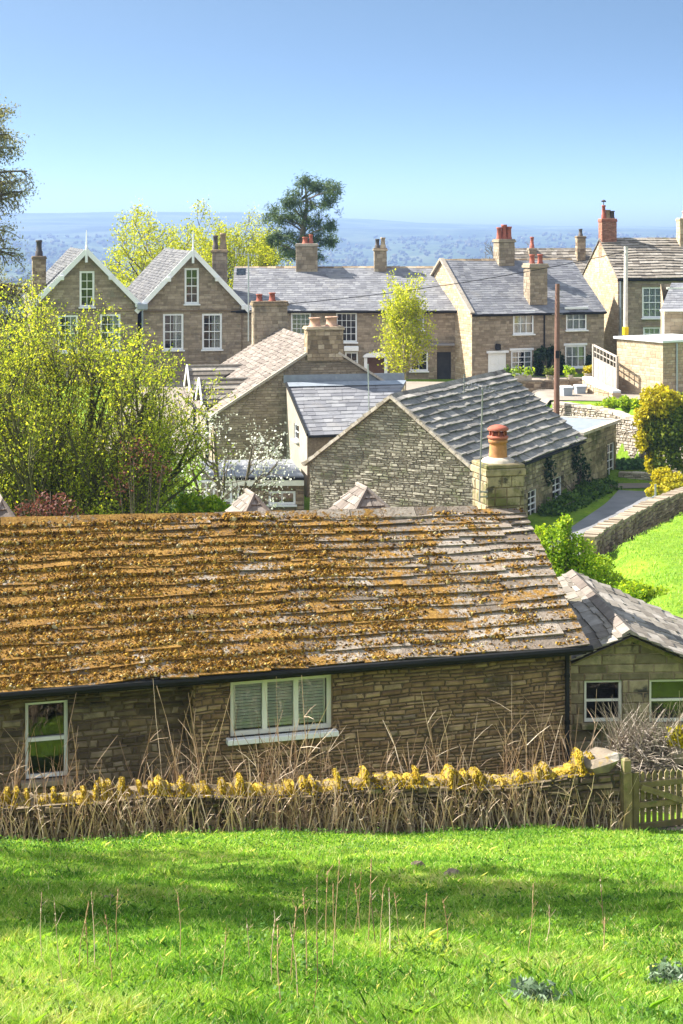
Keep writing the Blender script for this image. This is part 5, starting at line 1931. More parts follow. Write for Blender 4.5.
bush('nettle_patch', 'low bright green weeds behind the broken slate roof', 'plant', (c.x, c.y, gzf(c.x, c.y)), [B(635, 592, 39, 20, 10), B(660, 597, 39, 20, 9), B(680, 603, 39, 18, 8)], 'l_hawthorn', 3500, .06, 14, shell=.3)
# golden shrub, green on its shaded flank
c = at(656, 460, 80)
r_ = bush('golden_shrub', 'large rounded golden topped shrub below the flat outbuilding', 'shrub', (c.x, c.y, gzf(c.x, c.y)), [B(657, 404, 80, 17, 18), B(645, 418, 80, 10, 13), B(667, 402, 80, 14, 14), B(643, 440, 79.8, 8, 12), B(652, 462, 79.8, 8, 10)], 'l_gold', 4600, .12, 20, shell=.55)
gsh = [B(668, 428, 80, 21, 26), B(654, 432, 80, 15, 24), B(682, 418, 80.6, 18, 26), B(664, 456, 79.8, 17, 16), B(682, 452, 80, 16, 20)]
vol = np.array([l[3] * l[4] * l[5] for l in gsh])
ci = RNG.choice(len(gsh), 7000, p=vol / vol.sum())
Bq = np.array(gsh)[ci]
dr = RNG.normal(0, 1, (7000, 3))
dr /= np.linalg.norm(dr, axis=1)[:, None]
q, m = leaves_np(Bq[:, :3] + dr * Bq[:, 3:] * (.75 + .25 * RNG.random(7000))[:, None], 1, .03, .13, 1.4)
mesh_np('foliage', q, 4, RNG.random(m), M['l_goldgreen'], r_)
c = at(668, 490, 74)
bush('forsythia_bush', 'yellow flowering bush at the end of the field wall', 'shrub', (c.x, c.y, gzf(c.x, c.y)), [B(664, 478, 74, 12, 10), B(676, 486, 73, 13, 12), B(655, 492, 73, 8, 7)], 'l_gold', 3600, .10, 14, shell=.4)
# lavender row
c = at(640, 466, 84.3)
bush('lavender_row', 'row of soft green lavender at the foot of the retaining wall', 'plant', (c.x, c.y, -12.7), [B(x, 465, 84.4, 6, 6) for x in range(622, 662, 6)], 'l_lavender', 2600, .13, 16, shell=.4)
# plants on top of the retaining wall
c = at(610, 405, 89.5)
bush('trailing_plant', 'bright green plants spilling over the pale retaining wall', 'plant', (c.x, c.y, -9.6), [B(598, 408, 88, 7, 4), B(612, 404, 87.6, 9, 6), B(625, 402, 87, 8, 6), B(637, 404, 86.5, 7, 6)], 'l_hawthorn', 1500, .12, 10, shell=.4)
# ivy on the corner house
c = at(548, 378, 104)
bush('wall_ivy', 'dark ivy climbing the corner house between its lower windows', 'ivy', (c.x, c.y - .3, -9.9), [B(541, 362, 105.8, 7, 14, .4), B(551, 360, 106.2, 8, 13, .4), B(559, 365, 106.6, 5, 13, .4)], 'l_ivy', 2600, .16, 10, shell=.5)
c = at(505, 378, 103)
bush('door_shrub', 'small dark shrub beside the white front door', 'shrub', (c.x, c.y, -9.9), [B(507, 374, 103.3, 4, 7, .4), B(514, 379, 103.3, 6, 4, .4)], 'l_green', 500, .14, 5, shell=.4)
c = at(591, 370, 105)
bush('side_shrub', 'dark shrub at the corner house beside the timber screen', 'shrub', (c.x, c.y, -9.9), [B(591, 364, 106.5, 5, 10, .5), B(594, 374, 105.5, 5, 8, .5)], 'l_ivy', 700, .15, 5, shell=.4)
# ivy and bank below the rubble cottage's long wall
for (x, y, rx, rz) in ((579, 462, 5, 16), (590, 472, 5, 16)):
    pass
f = RC_F
lobes = []
for (px, py, ru, rz) in ((545, 470, .5, .7), (573, 458, .45, 1.0), (580, 474, .5, .9)):
    u_, z_ = f.px(px, py)
    p = f.p(u_, z_, .08)
    lobes.append((p.x, p.y, p.z, ru, ru, rz))
bush('wall_ivy', 'thin dark ivy creeping up the long side of the rubble cottage', 'ivy', f.p(12.5, RC_ZG + .7, .2), lobes, 'l_ivy', 900, .12, 14, shell=.2)
lobes = []
for i in range(8):
    p = f.p(7.0 + i * 1.1, 0, .8)
    lobes.append((p.x, p.y, gzf(p.x, p.y) + .1, .7, .7, .4 + .12 * (i % 3)))
bush('bank_shrub', 'dark green bank of shrubs between the rubble cottage and the lane', 'shrub', f.p(12, RC_ZG + .8, .9), lobes, 'l_green', 5200, .12, 20, shell=.4)

# flower pots along the garden wall of the corner house
for (px, py, fm, lab) in ((523, 379, 'l_hawthorn', 'stone trough of green shoots on the garden wall near the white front door'), (550, 379, 'l_goldgreen', 'pot of pale green leaves in front of the dark ivy'),
                          (570, 378.5, 'l_hawthorn', 'pot of green leaves beside the telegraph pole on the garden wall'), (588, 377, 'l_gold', 'pot of yellow flowers nearest the timber screen')):
    p = at(px, py + 1.5, 97.1)
    r_ = thing('flower_pot', lab, 'flower pot', (p.x, p.y, p.z), 'flower pots on the garden wall')
    mb = MB()
    w = .5 if px < 530 else .22
    mb.lathe(p, [(.16, 0), (.23, .26), (.25, .27), (.25, .31), (.2, .31)], 12) if px > 530 else mb.box(p + UP * .16, V((w, 0, 0)), V((0, .16, 0)), UP * .16, bev=.03)
    mb.build('pot', M['stone_pale'], r_)
    q, m = leaves_np([(p.x + U(-w, w), p.y + U(-.1, .1), p.z + .42 + U(-.05, .2)) for _ in range(14)], 14, .12, .12, 1.5)
    mesh_np('plant', q, 4, RNG.random(m), M[fm], r_)

# ================================================================== FIELD IN FRONT
# drystone wall with upright mossy coping stones
def front_wall():
    a, b = V((-6.6, 22.65, 0)), V((4.12, 25.0, 0))
    dr = (b - a).normalized()
    L = (b - a).length
    n = V((dr.y, -dr.x, 0))
    root = thing('drystone_wall', 'low drystone wall topped with upright yellow mossed stones before the cottage', 'wall', (0, 25, -9.3))
    mb = MB()
    th = .5
    N = 14
    def zt(t):
        return lerp(-7.92, -8.27, t) + .04 * math.sin(t * 21) + .10 * max(0, t - .85) / .15
    for i in range(N):
        t0, t1 = i / N, (i + 1) / N
        p = a.lerp(b, t0)
        l = L / N
        z0, z1 = zt(t0), zt(t1)
        for s in (1, -1):
            wall(mb, Plane(p + n * th / 2 * s, dr, n * s), [(0, -9.6), (l, -9.6), (l, z1), (0, z0)], (), (.05, .12), (.12, .38), relief=.06, gap=.022, wave=.012)
        mb.quad(p + n * th / 2 + UP * z0, p - n * th / 2 + UP * z0, p - n * th / 2 + dr * l + UP * z1, p + n * th / 2 + dr * l + UP * z1, 0)
    mb.quad(b + n * th / 2 - UP * 9.6, b - n * th / 2 - UP * 9.6, b - n * th / 2 + UP * zt(1), b + n * th / 2 + UP * zt(1), 0)
    mb.build('wall_body', [M['stone_wallface'], M['dry_gap']], root)
    s = .05
    MC, MS = [], []
    while s < L - .5:
        t = s / L
        if random.random() < .62:
            w, h = U(.045, .085), U(.13, .25) * (1.25 if t > .88 else 1)
        else:
            w, h = U(.12, .24), U(.06, .12)
        dp = U(.17, .26)
        lean = random.gauss(.1, .28)
        c = a + dr * (s + w / 2) + UP * (zt(t) - .02)
        ax = dr
        upv = (UP + dr * lean).normalized()
        m2 = MB()
        vs = []
        rings = [(0, 1, 1), (.35, U(.95, 1.1), 1), (.75, U(.75, 1), .85), (1, U(.4, .7), .55)]
        for (q, sx, sy) in rings:
            for k in range(8):
                an = 6.283 * k / 8
                cx_ = math.copysign(abs(math.cos(an)) ** .7, math.cos(an))
                sy_ = math.copysign(abs(math.sin(an)) ** .7, math.sin(an))
                vs.append(c + upv * h * q + ax * cx_ * w / 2 * sx * U(.85, 1.1) + n * sy_ * dp * sy * U(.85, 1.1))
        fs = [(i * 8 + k, i * 8 + (k + 1) % 8, (i + 1) * 8 + (k + 1) % 8, (i + 1) * 8 + k) for i in range(3) for k in range(8)] + [tuple(24 + k for k in range(8))]
        m2.add(vs, fs)
        m2.build('coping_stone', M['rock_gold'], root)
        cover = .8 + .5 * (.5 + .5 * math.sin(s * 2.1 + 1) * math.sin(s * .9))
        for k in range(int(230 * cover * (.6 + h * 2.5))):
            q = U(.15, 1.02)
            MC.append(c + upv * h * q + ax * U(-.5, .5) * w * 1.1 * (1 - .3 * q) + n * (U(.2, 1.08) * dp * (1.05 - .4 * q) * random.choice((1, 1, 1, -1)) if q < .9 else U(-.55, .6) * dp))
            MS.append(U(.008, .022))
        s += max(.05, w * .85) + (U(-.01, .02) if random.random() < .8 else U(.03, .14))
    # flat end stone
    m2 = MB()
    e = b - dr * .25 + UP * (zt(1) + .1)
    vs = []
    for (z, k) in ((-.1, 1), (.02, 1.05), (.09, .8)):
        for i in range(9):
            an = 6.283 * i / 9
            vs.append(e + dr * math.cos(an) * .38 * k * U(.72, 1.15) + n * math.sin(an) * .3 * k * U(.75, 1.15) + UP * (z + U(-.03, .03) + .05 * math.cos(an)))
    m2.add(vs, [(i * 9 + k, i * 9 + (k + 1) % 9, (i + 1) * 9 + (k + 1) % 9, (i + 1) * 9 + k) for i in range(2) for k in range(9)] + [tuple(18 + k for k in range(9))])
    m2.build('end_stone', M['rock'], root)
    for k in range(5200):
        q = U(0, L - .4)
        if random.random() < .55 + .45 * math.sin(q * 3.1) * math.sin(q * 1.3 + 2):
            MC.append(a + dr * q + n * U(-.1, th / 2 + .05) + UP * (zt(q / L) - abs(random.gauss(0, .04)) * (1 if random.random() < .4 else 0) + .005))
            MS.append(U(.008, .024))
    MCa, MSa = np.array([tuple(p) for p in MC]), np.array(MS)
    k = 5
    ring = []
    ang = RNG.random(len(MCa)) * 6.28
    for i in range(k):
        t_ = ang + 6.28 * i / k
        ring.append(MCa + np.stack([np.cos(t_) * MSa, np.sin(t_) * MSa, -MSa * .6 + 0 * t_], 1))
    top = MCa + np.stack([0 * MSa, -MSa * .6, MSa * .9], 1)
    tris = np.stack([np.stack([ring[i], ring[(i + 1) % k], top], 1) for i in range(k)], 1).reshape(-1, 3)
    mo = mesh_np('moss', tris, 3, np.repeat(RNG.random(len(MCa)), k), M['moss_yellow'], root)
    mo['kind'] = 'stuff'
    return a, b, dr, n, L, zt
FW = front_wall()

# gate and posts
def gate():
    u = V((.959, .282, 0)).normalized()
    n = V((u.y, -u.x, 0))
    p = at(630, 832, 24.75)
    hp = at(626.5, 834, 24.7)
    mb = MB()
    pz = hp - UP * .3
    mb.beam(pz, at(626, 772, 24.7), .14, .14, n)
    mb.box(at(626, 766, 24.7), u * .055, n * .055, UP * .12, bev=.03)
    tag(mb.build('gate_post', M['wood']), 'mossy wooden gate post where the drystone wall ends', 'gate post')
    root = thing('wooden_gate', 'mossy wooden picket gate with rails and a diagonal brace', 'gate', p)
    zb, ztp = at(640, 832, 24.85).z, at(640, 771.5, 24.85).z
    H = ztp - zb
    O = V((p.x, p.y, 0)) + u * .06
    W = 1.7
    N = 17
    for i in range(N):
        m2 = MB()
        q = O + u * (.06 + i * W / N) + n * -.03
        h = H * U(.985, 1.015)
        w = .032
        vs = []
        for dn in (-.011, .011):
            for (x, z) in ((-w, .05), (w, .05), (w, h - .05), (0, h), (-w, h - .05)):
                vs.append(q + n * dn + u * x + UP * (zb + z))
        m2.add(vs, [(4, 3, 2, 1, 0), (5, 6, 7, 8, 9)] + [(k, (k + 1) % 5, 5 + (k + 1) % 5, 5 + k) for k in range(5)])
        m2.build('picket', M['wood'], root)
    for zz in (.12, .47, .80):
        m2 = MB()
        c = O + u * W / 2 + UP * (zb + H * zz) + n * .012
        m2.box(c, u * W / 2, n * .022, UP * .045, bev=.006)
        m2.build('rail', M['wood'], root)
    m2 = MB()
    m2.beam(O + UP * (zb + H * .78) + n * .052 + u * .1, O + u * (W - .1) + UP * (zb + H * .14) + n * .052, .085, .03, n)
    m2.build('brace', M['wood'], root)
    m2 = MB()
    m2.box(O + UP * (zb + H * .5) + u * .02 + n * .01, u * .05, n * .04, UP * H * .52)
    m2.build('hanging_stile', M['wood'], root)
    m2 = MB()
    e = O + u * (W + .12)
    m2.box(e + UP * (zb + .45), u * .07, n * .07, UP * .75, bev=.03)
    tag(m2.build('gate_post', M['wood']), 'second gate post at the latch end of the picket gate', 'gate post')
    # stone threshold
    m2 = MB()
    m2.box(O + u * .75 + n * .12 + UP * (zb - .02), u * .8, n * .2, UP * .06, bev=.02)
    tag(m2.build('threshold_stone', M['rock']), 'flat grey threshold stone lying under the picket gate', 'stone')
gate()

# stones lying in the grass
def boulder(px, py, rx, ry, h, label, mat='rock', Y=None):
    if Y is None:
        # meet the slope along the pixel's ray
        Ys = np.linspace(8, 26, 2000)
        X = (px - CX) / F * Ys
        Z = (HY - py) / F * Ys
        Y = float(Ys[np.argmin(np.abs(Z - gz(X, Ys)))])
    c = at(px, py, Y)
    m2 = MB()
    vs = []
    for (z, k) in ((-.05, 1), (h * .5, .95), (h, .6)):
        for i in range(9):
            an = 6.283 * i / 9
            vs.append(c + V((math.cos(an) * rx * k * U(.8, 1.15), math.sin(an) * ry * k * U(.8, 1.15), z + U(-.02, .02))))
    m2.add(vs, [(i * 9 + k, i * 9 + (k + 1) % 9, (i + 1) * 9 + (k + 1) % 9, (i + 1) * 9 + k) for i in range(2) for k in range(9)] + [tuple(18 + k for k in range(9))])
    tag(m2.build('field_stone', M[mat]), label, 'stone')
boulder(485, 825, .15, .12, .10, 'pinkish fallen stone in the grass below the drystone wall')
boulder(577, 827, .18, .1, .06, 'pale flat stone at the wall foot near the gate')
boulder(109, 900, .06, .05, .04, 'tiny grey stone in the shaded grass')
boulder(452, 876, .10, .08, .05, 'small brown stone in the shaded strip of grass')
boulder(418, 866, .1, .05, .03, 'thin grey stone lying flush in the bright grass')
boulder(678, 757, .2, .2, .22, 'dark rounded boulder behind the picket gate', 'rock', 27.2)

# tangle of dead stems before and behind the wall
def stem_mesh(name, roots, hmin, hmax, lean, rad, label_kind, mat, side=.5, tw=.25):
    mb = MB()
    for (p, k) in roots:
        h = U(hmin, hmax) * k
        d = V((U(-lean, lean), U(-lean, lean), 1)).normalized()
        q = V(p)
        pts = [q]
        bend = V((U(-tw, tw), U(-tw, tw), U(-.15, .02)))
        for i in range(4):
            q = q + d * h / 4
            d = (d + bend * .5 + V((U(-.12, .12), U(-.12, .12), 0))).normalized()
            pts.append(q)
        r = rad * U(.6, 1.3)
        rn = random.random()
        mb.tube(pts, [r, r * .9, r * .75, r * .55, r * .3], 3, 0, rn, cap=False)
        if random.random() < side:
            for z in range(random.randint(1, 4)):
                i = random.randint(1, 3)
                e = pts[i] + V((U(-1, 1), U(-1, 1), U(.1, 1.2))).normalized() * h * U(.12, .3)
                mb.tube([pts[i], pts[i].lerp(e, .5) + UP * .02, e], [r * .6, r * .45, r * .2], 3, 0, rn, cap=False)
    o = mb.build(name, M[mat])
    o['kind'] = 'stuff'
    return o
a, b, dr, n, L, zt = FW
roots = []
for i in range(2600):
    s = U(-.1, L)
    p = a + dr * s + n * abs(random.gauss(.32, .16))
    dens = .55 + .45 * math.sin(s * 1.7) * math.sin(s * .63 + 1)
    if random.random() > dens + .25:
        continue
    roots.append(((p.x, p.y, gzf(p.x, p.y) - .05), U(.6, 1.15)))
stem_mesh('dead_stems', roots, .3, 1.0, .36, .0095, '', 'deadstem', .5, .3)
roots = []
for i in range(560):
    s = U(-.2, L + .1)
    k = math.sin(s * 2.3) * math.sin(s * 1.1 + .5)
    if random.random() > .6 + .5 * k:
        continue
    p = a + dr * s - n * U(.32, .9)
    roots.append(((p.x, p.y, gzf(p.x, p.y) - .05), U(.75, 1.2) * (1 + .18 * k)))
stem_mesh('bramble_canes', roots, 1.0, 1.95, .2, .0095, '', 'deadstem', .75, .22)
# heap of bleached bracken behind the gate
roots = []
for i in range(4200):
    x, y = random.gauss(0, 1), random.gauss(0, 1)
    cx_, cy_ = 5.05 + x * .62, 27.4 + y * .36
    top = 1.15 * math.exp(-(x * x + y * y) / 3)
    roots.append(((cx_, cy_, -9.45 + U(.2, 1) * top), 1))
mb = MB()
for (p, k) in roots:
    p = V(p)
    d = V((U(-1, 1), U(-1, 1), U(-.35, .55))).normalized()
    l = U(.15, .5)
    mb.tube([p, p + d * l * .5 + UP * .03, p + d * l], [.008, .007, .003], 3, cap=False)
for k in range(160):
    p = V((5.05 + U(-.6, 1.1), 27.3 + U(-.3, .3), -8.6))
    d = V((U(-.7, .7), U(-.3, .3), 1)).normalized()
    mb.tube([p, p + d * .4, p + d * U(.6, .95) + V((U(-.1, .1), 0, -.04))], [.007, .006, .002], 3, cap=False)
o = mb.build('dead_bracken', M['straw'])
o['kind'] = 'stuff'
c = at(678, 740, 27.2)
bush('gorse_bush', 'small bright yellow gorse bush behind the picket gate', 'shrub', (c.x, c.y, -9.4), [B(677, 738, 27.2, 10, 12), B(690, 742, 27.2, 12, 14)], 'l_gold', 1300, .035, 12, shell=.3)

# ---- grass
def on_slope(px, py):
    """points of the near slope seen at pixels"""
    Y = np.full(len(px), 14.0)
    for _ in range(25):
        X = (px - CX) / F * Y
        zg = gz(X, Y)
        Yn = zg / ((HY - py) / F)
        Y = np.clip(.5 * Y + .5 * Yn, 5, 27)
    return (px - CX) / F * Y, Y

def grass_field():
    n = 430000
    px = RNG.uniform(-170, 850, n)
    py = RNG.uniform(822, 1075, n)
    x, y = on_slope(px, py)
    x = x + RNG.normal(0, .03, n)
    y = y + RNG.normal(0, .05, n)
    a_, b_ = FW[0], FW[1]
    # only on the viewer's side of the wall
    side = (x - a_.x) * (b_.y - a_.y) - (y - a_.y) * (b_.x - a_.x)
    ok = (side > .28 * (b_ - a_).length) | (x > b_.x + .1)
    ok &= (y < 26.6) & (y > 6)
    x, y = x[ok], y[ok]
    z = gz(x, y)
    n = len(x)
    patch = (np.sin(x * 1.9 + 1.3 * np.sin(y * 1.1)) + np.sin(y * 2.3 + 1.7 * np.sin(x * .8)) + np.sin(x * 4.7 - y * 3.9) * .7 + np.sin(x * 9.1 + y * 7.3) * .6) / 3.3
    clump = RNG.random(n)
    h = (.034 + .022 * patch + .035 * RNG.random(n) ** 2.2).clip(.015, .1) * (1 + .2 * (clump > .97))
    tx, ty = on_slope(RNG.uniform(-120, 800, 170), RNG.uniform(826, 1060, 170))
    tr = RNG.uniform(.08, .3, 170)
    boost = np.zeros(n)
    for i in range(170):
        d2 = ((x - tx[i]) ** 2 + ((y - ty[i])) ** 2) / tr[i] ** 2
        boost = np.maximum(boost, np.exp(-d2) * (.5 + .5 * ((i * 7) % 5) / 4))
    h = (h * (1 + 1.15 * boost)).clip(.015, .15)
    w = RNG.uniform(.0018, .005, n) * (y / 14) ** .9
    az = RNG.random(n) * 6.283
    lean = RNG.normal(0, .55, (n, 2))
    sx, sy = np.cos(az) * w, np.sin(az) * w
    P = np.stack([x, y, z - .01], 1)
    S = np.stack([sx, sy, 0 * sx], 1)
    mid = P + np.stack([lean[:, 0] * h * .35, lean[:, 1] * h * .35, h * .6], 1)
    tip = P + np.stack([lean[:, 0] * h * 1.0, lean[:, 1] * h * 1.0, h * RNG.uniform(.8, 1.05, n)], 1)
    q = np.stack([P - S, P + S, mid + S * .75, tip, mid - S * .75], 1).reshape(-1, 3)
    rn = (.45 + .30 * patch - .30 * boost * np.sin(x * 3 + y) + RNG.normal(0, .19, n)).clip(0, .93)
    big = np.sin(x * .9 + y * .35 + 1) + np.sin(y * 1.3 - x * .5) + np.sin(x * 2.7 + y * 2.2)
    rn = (rn - .10 * (big < -.6)).clip(0, .93)
    dry = RNG.random(n) < (.07 + .16 * (patch > .42) + .10 * (big > 1.5))
    rn[dry] = RNG.uniform(.94, 1, dry.sum())
    o = mesh_np('meadow_grass', q, 5, rn, M['grass'])
    o['kind'] = 'stuff'
    # coarse weeds and clover: rounder dark leaves in patches
    m = 9000
    cx_ = RNG.uniform(-30, 710, 260)
    cy_ = np.concatenate([RNG.uniform(832, 1030, 130), RNG.uniform(824, 850, 130)])
    i = RNG.integers(0, 260, m)
    X, Y = on_slope(cx_[i] + RNG.normal(0, 11, m), cy_[i] + RNG.normal(0, 3.2, m))
    side = (X - a_.x) * (b_.y - a_.y) - (Y - a_.y) * (b_.x - a_.x)
    ok = (side > .25 * (b_ - a_).length) & (Y < 26.5) & (Y > 6)
    X, Y = X[ok], Y[ok]
    q, k = leaves_np(np.stack([X, Y, gz(X, Y) + RNG.uniform(.01, .1, len(X))], 1), 1, .01, .019, 1.5)
    o = mesh_np('meadow_weeds', q, 4, RNG.random(k), M['l_weed'])
    o['kind'] = 'stuff'
grass_field()

def far_field_grass():
    n = 60000
    y = RNG.uniform(33.5, 68, n)
    x = RNG.uniform(4.5, 22, n)
    xb = np.interp(y, [30, 36, 52, 67, 76], [6.5, 5.0, 8.0, 14.5, 24])
    ok = (x > xb + .5)
    x, y = x[ok], y[ok]
    n = len(x)
    z = gz(x, y)
    h = RNG.uniform(.03, .1, n)
    w = RNG.uniform(.01, .022, n)
    az = RNG.random(n) * 6.283
    P = np.stack([x, y, z - .01], 1)
    S = np.stack([np.cos(az) * w, np.sin(az) * w, 0 * w], 1)
    tip = P + np.stack([RNG.normal(0, .5, n) * h, RNG.normal(0, .5, n) * h, h], 1)
    q = np.stack([P - S, P + S, tip], 1).reshape(-1, 3)
    patch = (np.sin(x * .9 + y * .5) + np.sin(y * .8 - x * .4)) / 2
    rn = (.6 + .13 * patch + RNG.normal(0, .13, n)).clip(0, .95)
    o = mesh_np('pasture_grass', q, 3, rn, M['grass'])
    o['kind'] = 'stuff'
far_field_grass()

# tall dry stalks standing in the meadow
stalk_px = [(66, 1000, 110), (78, 975, 75), (88, 975, 60), (95, 970, 80), (113, 985, 75), (118, 955, 70), (42, 965, 70), (180, 960, 70), (219, 985, 60), (318, 985, 115), (307, 975, 95), (326, 955, 90), (345, 935, 70), (352, 945, 85),
            (368, 945, 90), (376, 948, 60), (380, 960, 75), (290, 980, 75), (272, 985, 70), (338, 945, 65), (400, 950, 60), (390, 955, 70), (448, 950, 55), (527, 960, 75), (605, 950, 80), (282, 1010, 95), (312, 1015, 90), (250, 960, 45),
            (425, 945, 50), (332, 968, 110), (298, 1000, 80), (361, 938, 60), (604, 955, 40), (545, 945, 45)]
proto = None
xs, ys_ = on_slope(np.array([s[0] for s in stalk_px], float), np.array([s[1] for s in stalk_px], float))
for i, ((px, py, hpx), X, Y) in enumerate(zip(stalk_px, xs, ys_)):
    h = hpx * Y / F
    mb = MB()
    ln = V((U(-.12, .16), U(-.1, .1), 1))
    p = V((X, Y, gzf(X, Y) - .03))
    r = U(.0022, .0038)
    mid = p + ln * h * .5 + V((U(-.02, .02), 0, 0))
    tp_ = p + ln * h
    mb.tube([p, mid, tp_], [r, r * .9, r * .5], 4, cap=False)
    for k in range(random.randint(2, 6)):
        q = mid.lerp(tp_, U(.1, 1))
        mb.tube([q, q + V((U(-.05, .05), U(-.04, .04), U(.02, .07)))], [r * .7, r * .3], 3, cap=False)
    for k in range(random.randint(3, 8)):
        q = mid.lerp(tp_, U(.5, 1))
        mb.tube([q, q + UP * U(.01, .025)], [r * 1.8, r * .8], 4)
    tag(mb.build('dry_stalk', M['redstem'] if i % 3 else M['deadstem']), 'thin dry brown weed stalk standing up from the bright meadow grass', 'stalk', 'dry stalks in the meadow')

# silver thistles and docks
for (px, py, sc, lab) in ((535, 1008, .85, 'silvery grey thistle rosette low in the foreground grass'), (672, 985, .75, 'silvery thistle clump at the grassy corner')):
    X, Y = on_slope(np.array([float(px)]), np.array([float(py)]))
    X, Y = float(X[0]), float(Y[0])
    Z = gzf(X, Y)
    root = thing('thistle_plant', lab, 'weed', (X, Y, Z))
    C = [(X + random.gauss(0, .075) * sc, Y + random.gauss(0, .07) * sc, Z + U(.02, .13) * sc) for _ in range(75)]
    q, m = leaves_np(C, 7, .016, .026 * (sc ** .5), 2.6)
    mesh_np('foliage', q, 4, RNG.random(m), M['l_silver'], root)
    mb = MB()
    for c in C[:25]:
        mb.tube([(X, Y, Z - .02), c], [.004, .002], 3, cap=False)
    mb.build('stem', M['bark_green'], root)

random.seed(13)
RNG = np.random.default_rng(11)
# trees beside the field, just outside the frame, that throw the shade across the grass
for (x, y, H, lab) in ((-11.2, 17.6, 19.5, 'leafy tree at the western edge of the meadow shading the grass'), (-15.5, 20.6, 23.0, 'taller leafy tree further out along the meadow edge')):
    P = dict(levels=4, stems=[((0, 0, 0), (.03, 0, 1), H * .62, .2)], wander=[.06, .16, .22, .25], up=[.05, .08, .05, .0], n=[12, 6, 4], t0=[.5, .25, .2], ang=[62, 45, 42], ratio=[.36, .5, .48], seg=4, rmin=.012)
    tree('field_tree', lab, 'tree', (x, y, gzf(x, y) - .1), P, 'l_green', 'bark', 4, .22, .16, elong=1.5)

# ================================================================== FAR WOODLAND
def far_trees():
    V_, R_ = [], []
    # unit blob of facets
    t = (1 + 5 ** .5) / 2
    ico = np.array([(-1, t, 0), (1, t, 0), (-1, -t, 0), (1, -t, 0), (0, -1, t), (0, 1, t), (0, -1, -t), (0, 1, -t), (t, 0, -1), (t, 0, 1), (-t, 0, -1), (-t, 0, 1)]) / 1.902
    fc = np.array([(0, 11, 5), (0, 5, 1), (0, 1, 7), (0, 7, 10), (0, 10, 11), (1, 5, 9), (5, 11, 4), (11, 10, 2), (10, 7, 6), (7, 1, 8), (3, 9, 4), (3, 4, 2), (3, 2, 6), (3, 6, 8), (3, 8, 9), (4, 9, 5), (2, 4, 11), (6, 2, 10), (8, 6, 7), (9, 8, 1)])
    n = 9500
    y = np.concatenate([RNG.uniform(260, 800, 3000), 300 + 3600 * RNG.random(n - 3000) ** 1.1])
    a = RNG.uniform(-.27, .27, n)
    x = a * y
    wood = np.sin(x / 60 + y / 130) + np.sin(x / 33 - y / 90 + 1) + np.sin(y / 45 + x / 170)
    ok = (wood > -.2) | (RNG.random(n) < .25)
    x, y = x[ok], y[ok]
    n = len(x)
    z = np.where(y < 200, gz(x, y), hill_z(x, y))
    r = RNG.uniform(2.2, 5.0, n) * np.where(y < 700, .8, 1)
    for lobe in range(3):
        c = np.stack([x + RNG.normal(0, .5, n) * r, y + RNG.normal(0, .5, n) * r, z + r * RNG.uniform(.4, 1.2, n)], 1)
        s = r * RNG.uniform(.6, 1.0, n)
        vv = c[:, None, :] + ico[None] * s[:, None, None] * RNG.uniform(.7, 1.25, (n, 12, 1))
        V_.append(vv[:, fc, :].reshape(-1, 3))
        R_.append(np.repeat((RNG.random(n) * .8 + .1), 20) + RNG.normal(0, .08, n * 20))
    o = mesh_np('far_woodland', np.concatenate(V_), 3, np.concatenate(R_).clip(0, 1), M['l_far'])
    o['kind'] = 'stuff'
far_trees()

# ================================================================== HAZE
def haze():
    m, nt = new_mat('thin blue haze')
    k = NT(nt)
    pv = k.n('ShaderNodeVolumePrincipled')
    pv.inputs['Color'].default_value = (.40, .57, 1.0, 1)
    pv.inputs['Density'].default_value = HAZE
    pv.inputs['Anisotropy'].default_value = .1
    o = k.n('ShaderNodeOutputMaterial')
    k.l(pv.outputs[0], o.inputs['Volume'])
    mb = MB()
    mb.box(V((0, 3450, -8)), V((3200, 0, 0)), V((0, 3500, 0)), UP * 112)
    h = mb.build('haze', m)
    h['kind'] = 'stuff'
    return h
HAZE = 1.8e-4
haze()

# ================================================================== LIGHT, SKY, CAMERA
sun_dir = V((-.72, .19, .67)).normalized()
sd = bpy.data.lights.new('sun', 'SUN')
sd.energy = 4.6
sd.angle = math.radians(.5)
sd.color = (1, .95, .86)
so = bpy.data.objects.new('sun', sd)
COL.objects.link(so)
so.rotation_euler = (-sun_dir).to_track_quat('-Z', 'Y').to_euler()
so.location = sun_dir * 60

w = bpy.data.worlds.new('World')
scene.world = w
w.use_nodes = True
nt = w.node_tree
nt.nodes.clear()
k = NT(nt)
sky = k.n('ShaderNodeTexSky', sky_type='NISHITA')
sky.sun_disc = False
sky.sun_elevation = math.asin(sun_dir.z)
sky.sun_rotation = math.atan2(sun_dir.x, sun_dir.y)
sky.air_density = .7
sky.dust_density = 1.9
sky.ozone_density = 1.2
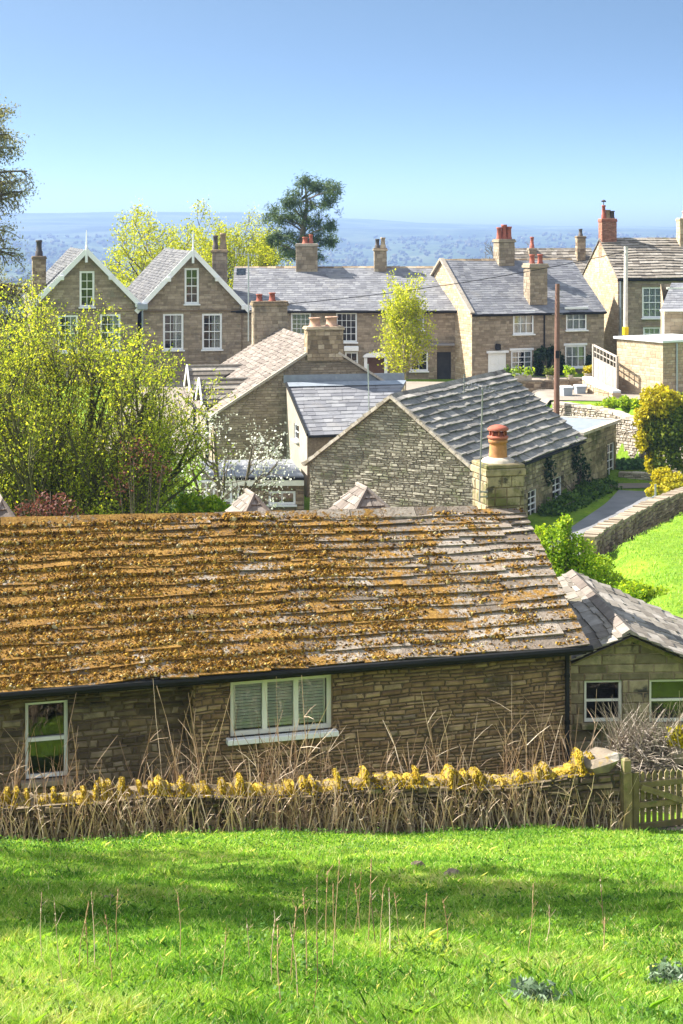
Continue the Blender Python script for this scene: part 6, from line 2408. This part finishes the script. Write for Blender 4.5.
# the clear blue reaches lower than in the standard sky: elevation above the horizon is stretched
tc = k.n('ShaderNodeTexCoord')
sep = k.n('ShaderNodeSeparateXYZ')
k.l(tc.outputs['Generated'], sep.inputs[0])
cmb = k.n('ShaderNodeCombineXYZ')
k.l(sep.outputs[0], cmb.inputs[0])
k.l(sep.outputs[1], cmb.inputs[1])
k.l(k.math('MINIMUM', k.math('MULTIPLY', sep.outputs[2], 4.0), k.math('ADD', k.math('MULTIPLY', sep.outputs[2], .9), .5)), cmb.inputs[2])
nv = k.n('ShaderNodeVectorMath', operation='NORMALIZE')
k.l(cmb.outputs[0], nv.inputs[0])
k.l(nv.outputs[0], sky.inputs[0])
bg = k.n('ShaderNodeBackground')
bg.inputs[1].default_value = .073
k.l(k.mix(1.0, sky.outputs[0], (.82, .99, .94), 'MULTIPLY'), bg.inputs[0])
# unseen veil of white cloud, added on the viewer's side to brighten shaded walls
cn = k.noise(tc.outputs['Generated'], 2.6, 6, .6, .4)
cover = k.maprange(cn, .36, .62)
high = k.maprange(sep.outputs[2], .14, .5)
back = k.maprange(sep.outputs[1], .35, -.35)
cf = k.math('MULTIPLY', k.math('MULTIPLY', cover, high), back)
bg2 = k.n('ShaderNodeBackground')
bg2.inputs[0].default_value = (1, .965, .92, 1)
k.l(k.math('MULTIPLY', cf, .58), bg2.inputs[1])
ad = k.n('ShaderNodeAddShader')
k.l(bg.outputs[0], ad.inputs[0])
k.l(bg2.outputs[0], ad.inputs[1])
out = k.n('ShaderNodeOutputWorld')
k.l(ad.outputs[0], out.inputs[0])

cam = bpy.data.cameras.new('camera')
cam.sensor_fit = 'VERTICAL'
cam.sensor_height = 36
cam.sensor_width = 24
cam.lens = F / 1024 * 36
cam.shift_y = -(512 - HY) / 1024
cam.clip_start = .1
cam.clip_end = 20000
co = bpy.data.objects.new('camera', cam)
COL.objects.link(co)
co.location = (0, 0, 0)
co.rotation_euler = (math.radians(90), 0, 0)
scene.camera = co
scene.view_settings.view_transform = 'Standard'
scene.view_settings.look = 'None'
scene.view_settings.exposure = 1.78
scene.view_settings.gamma = 1
scene.view_settings.use_curve_mapping = False
scene.cycles.max_bounces = 6
scene.cycles.transparent_max_bounces = 8
scene.cycles.volume_bounces = 0
scene.cycles.use_denoising = True
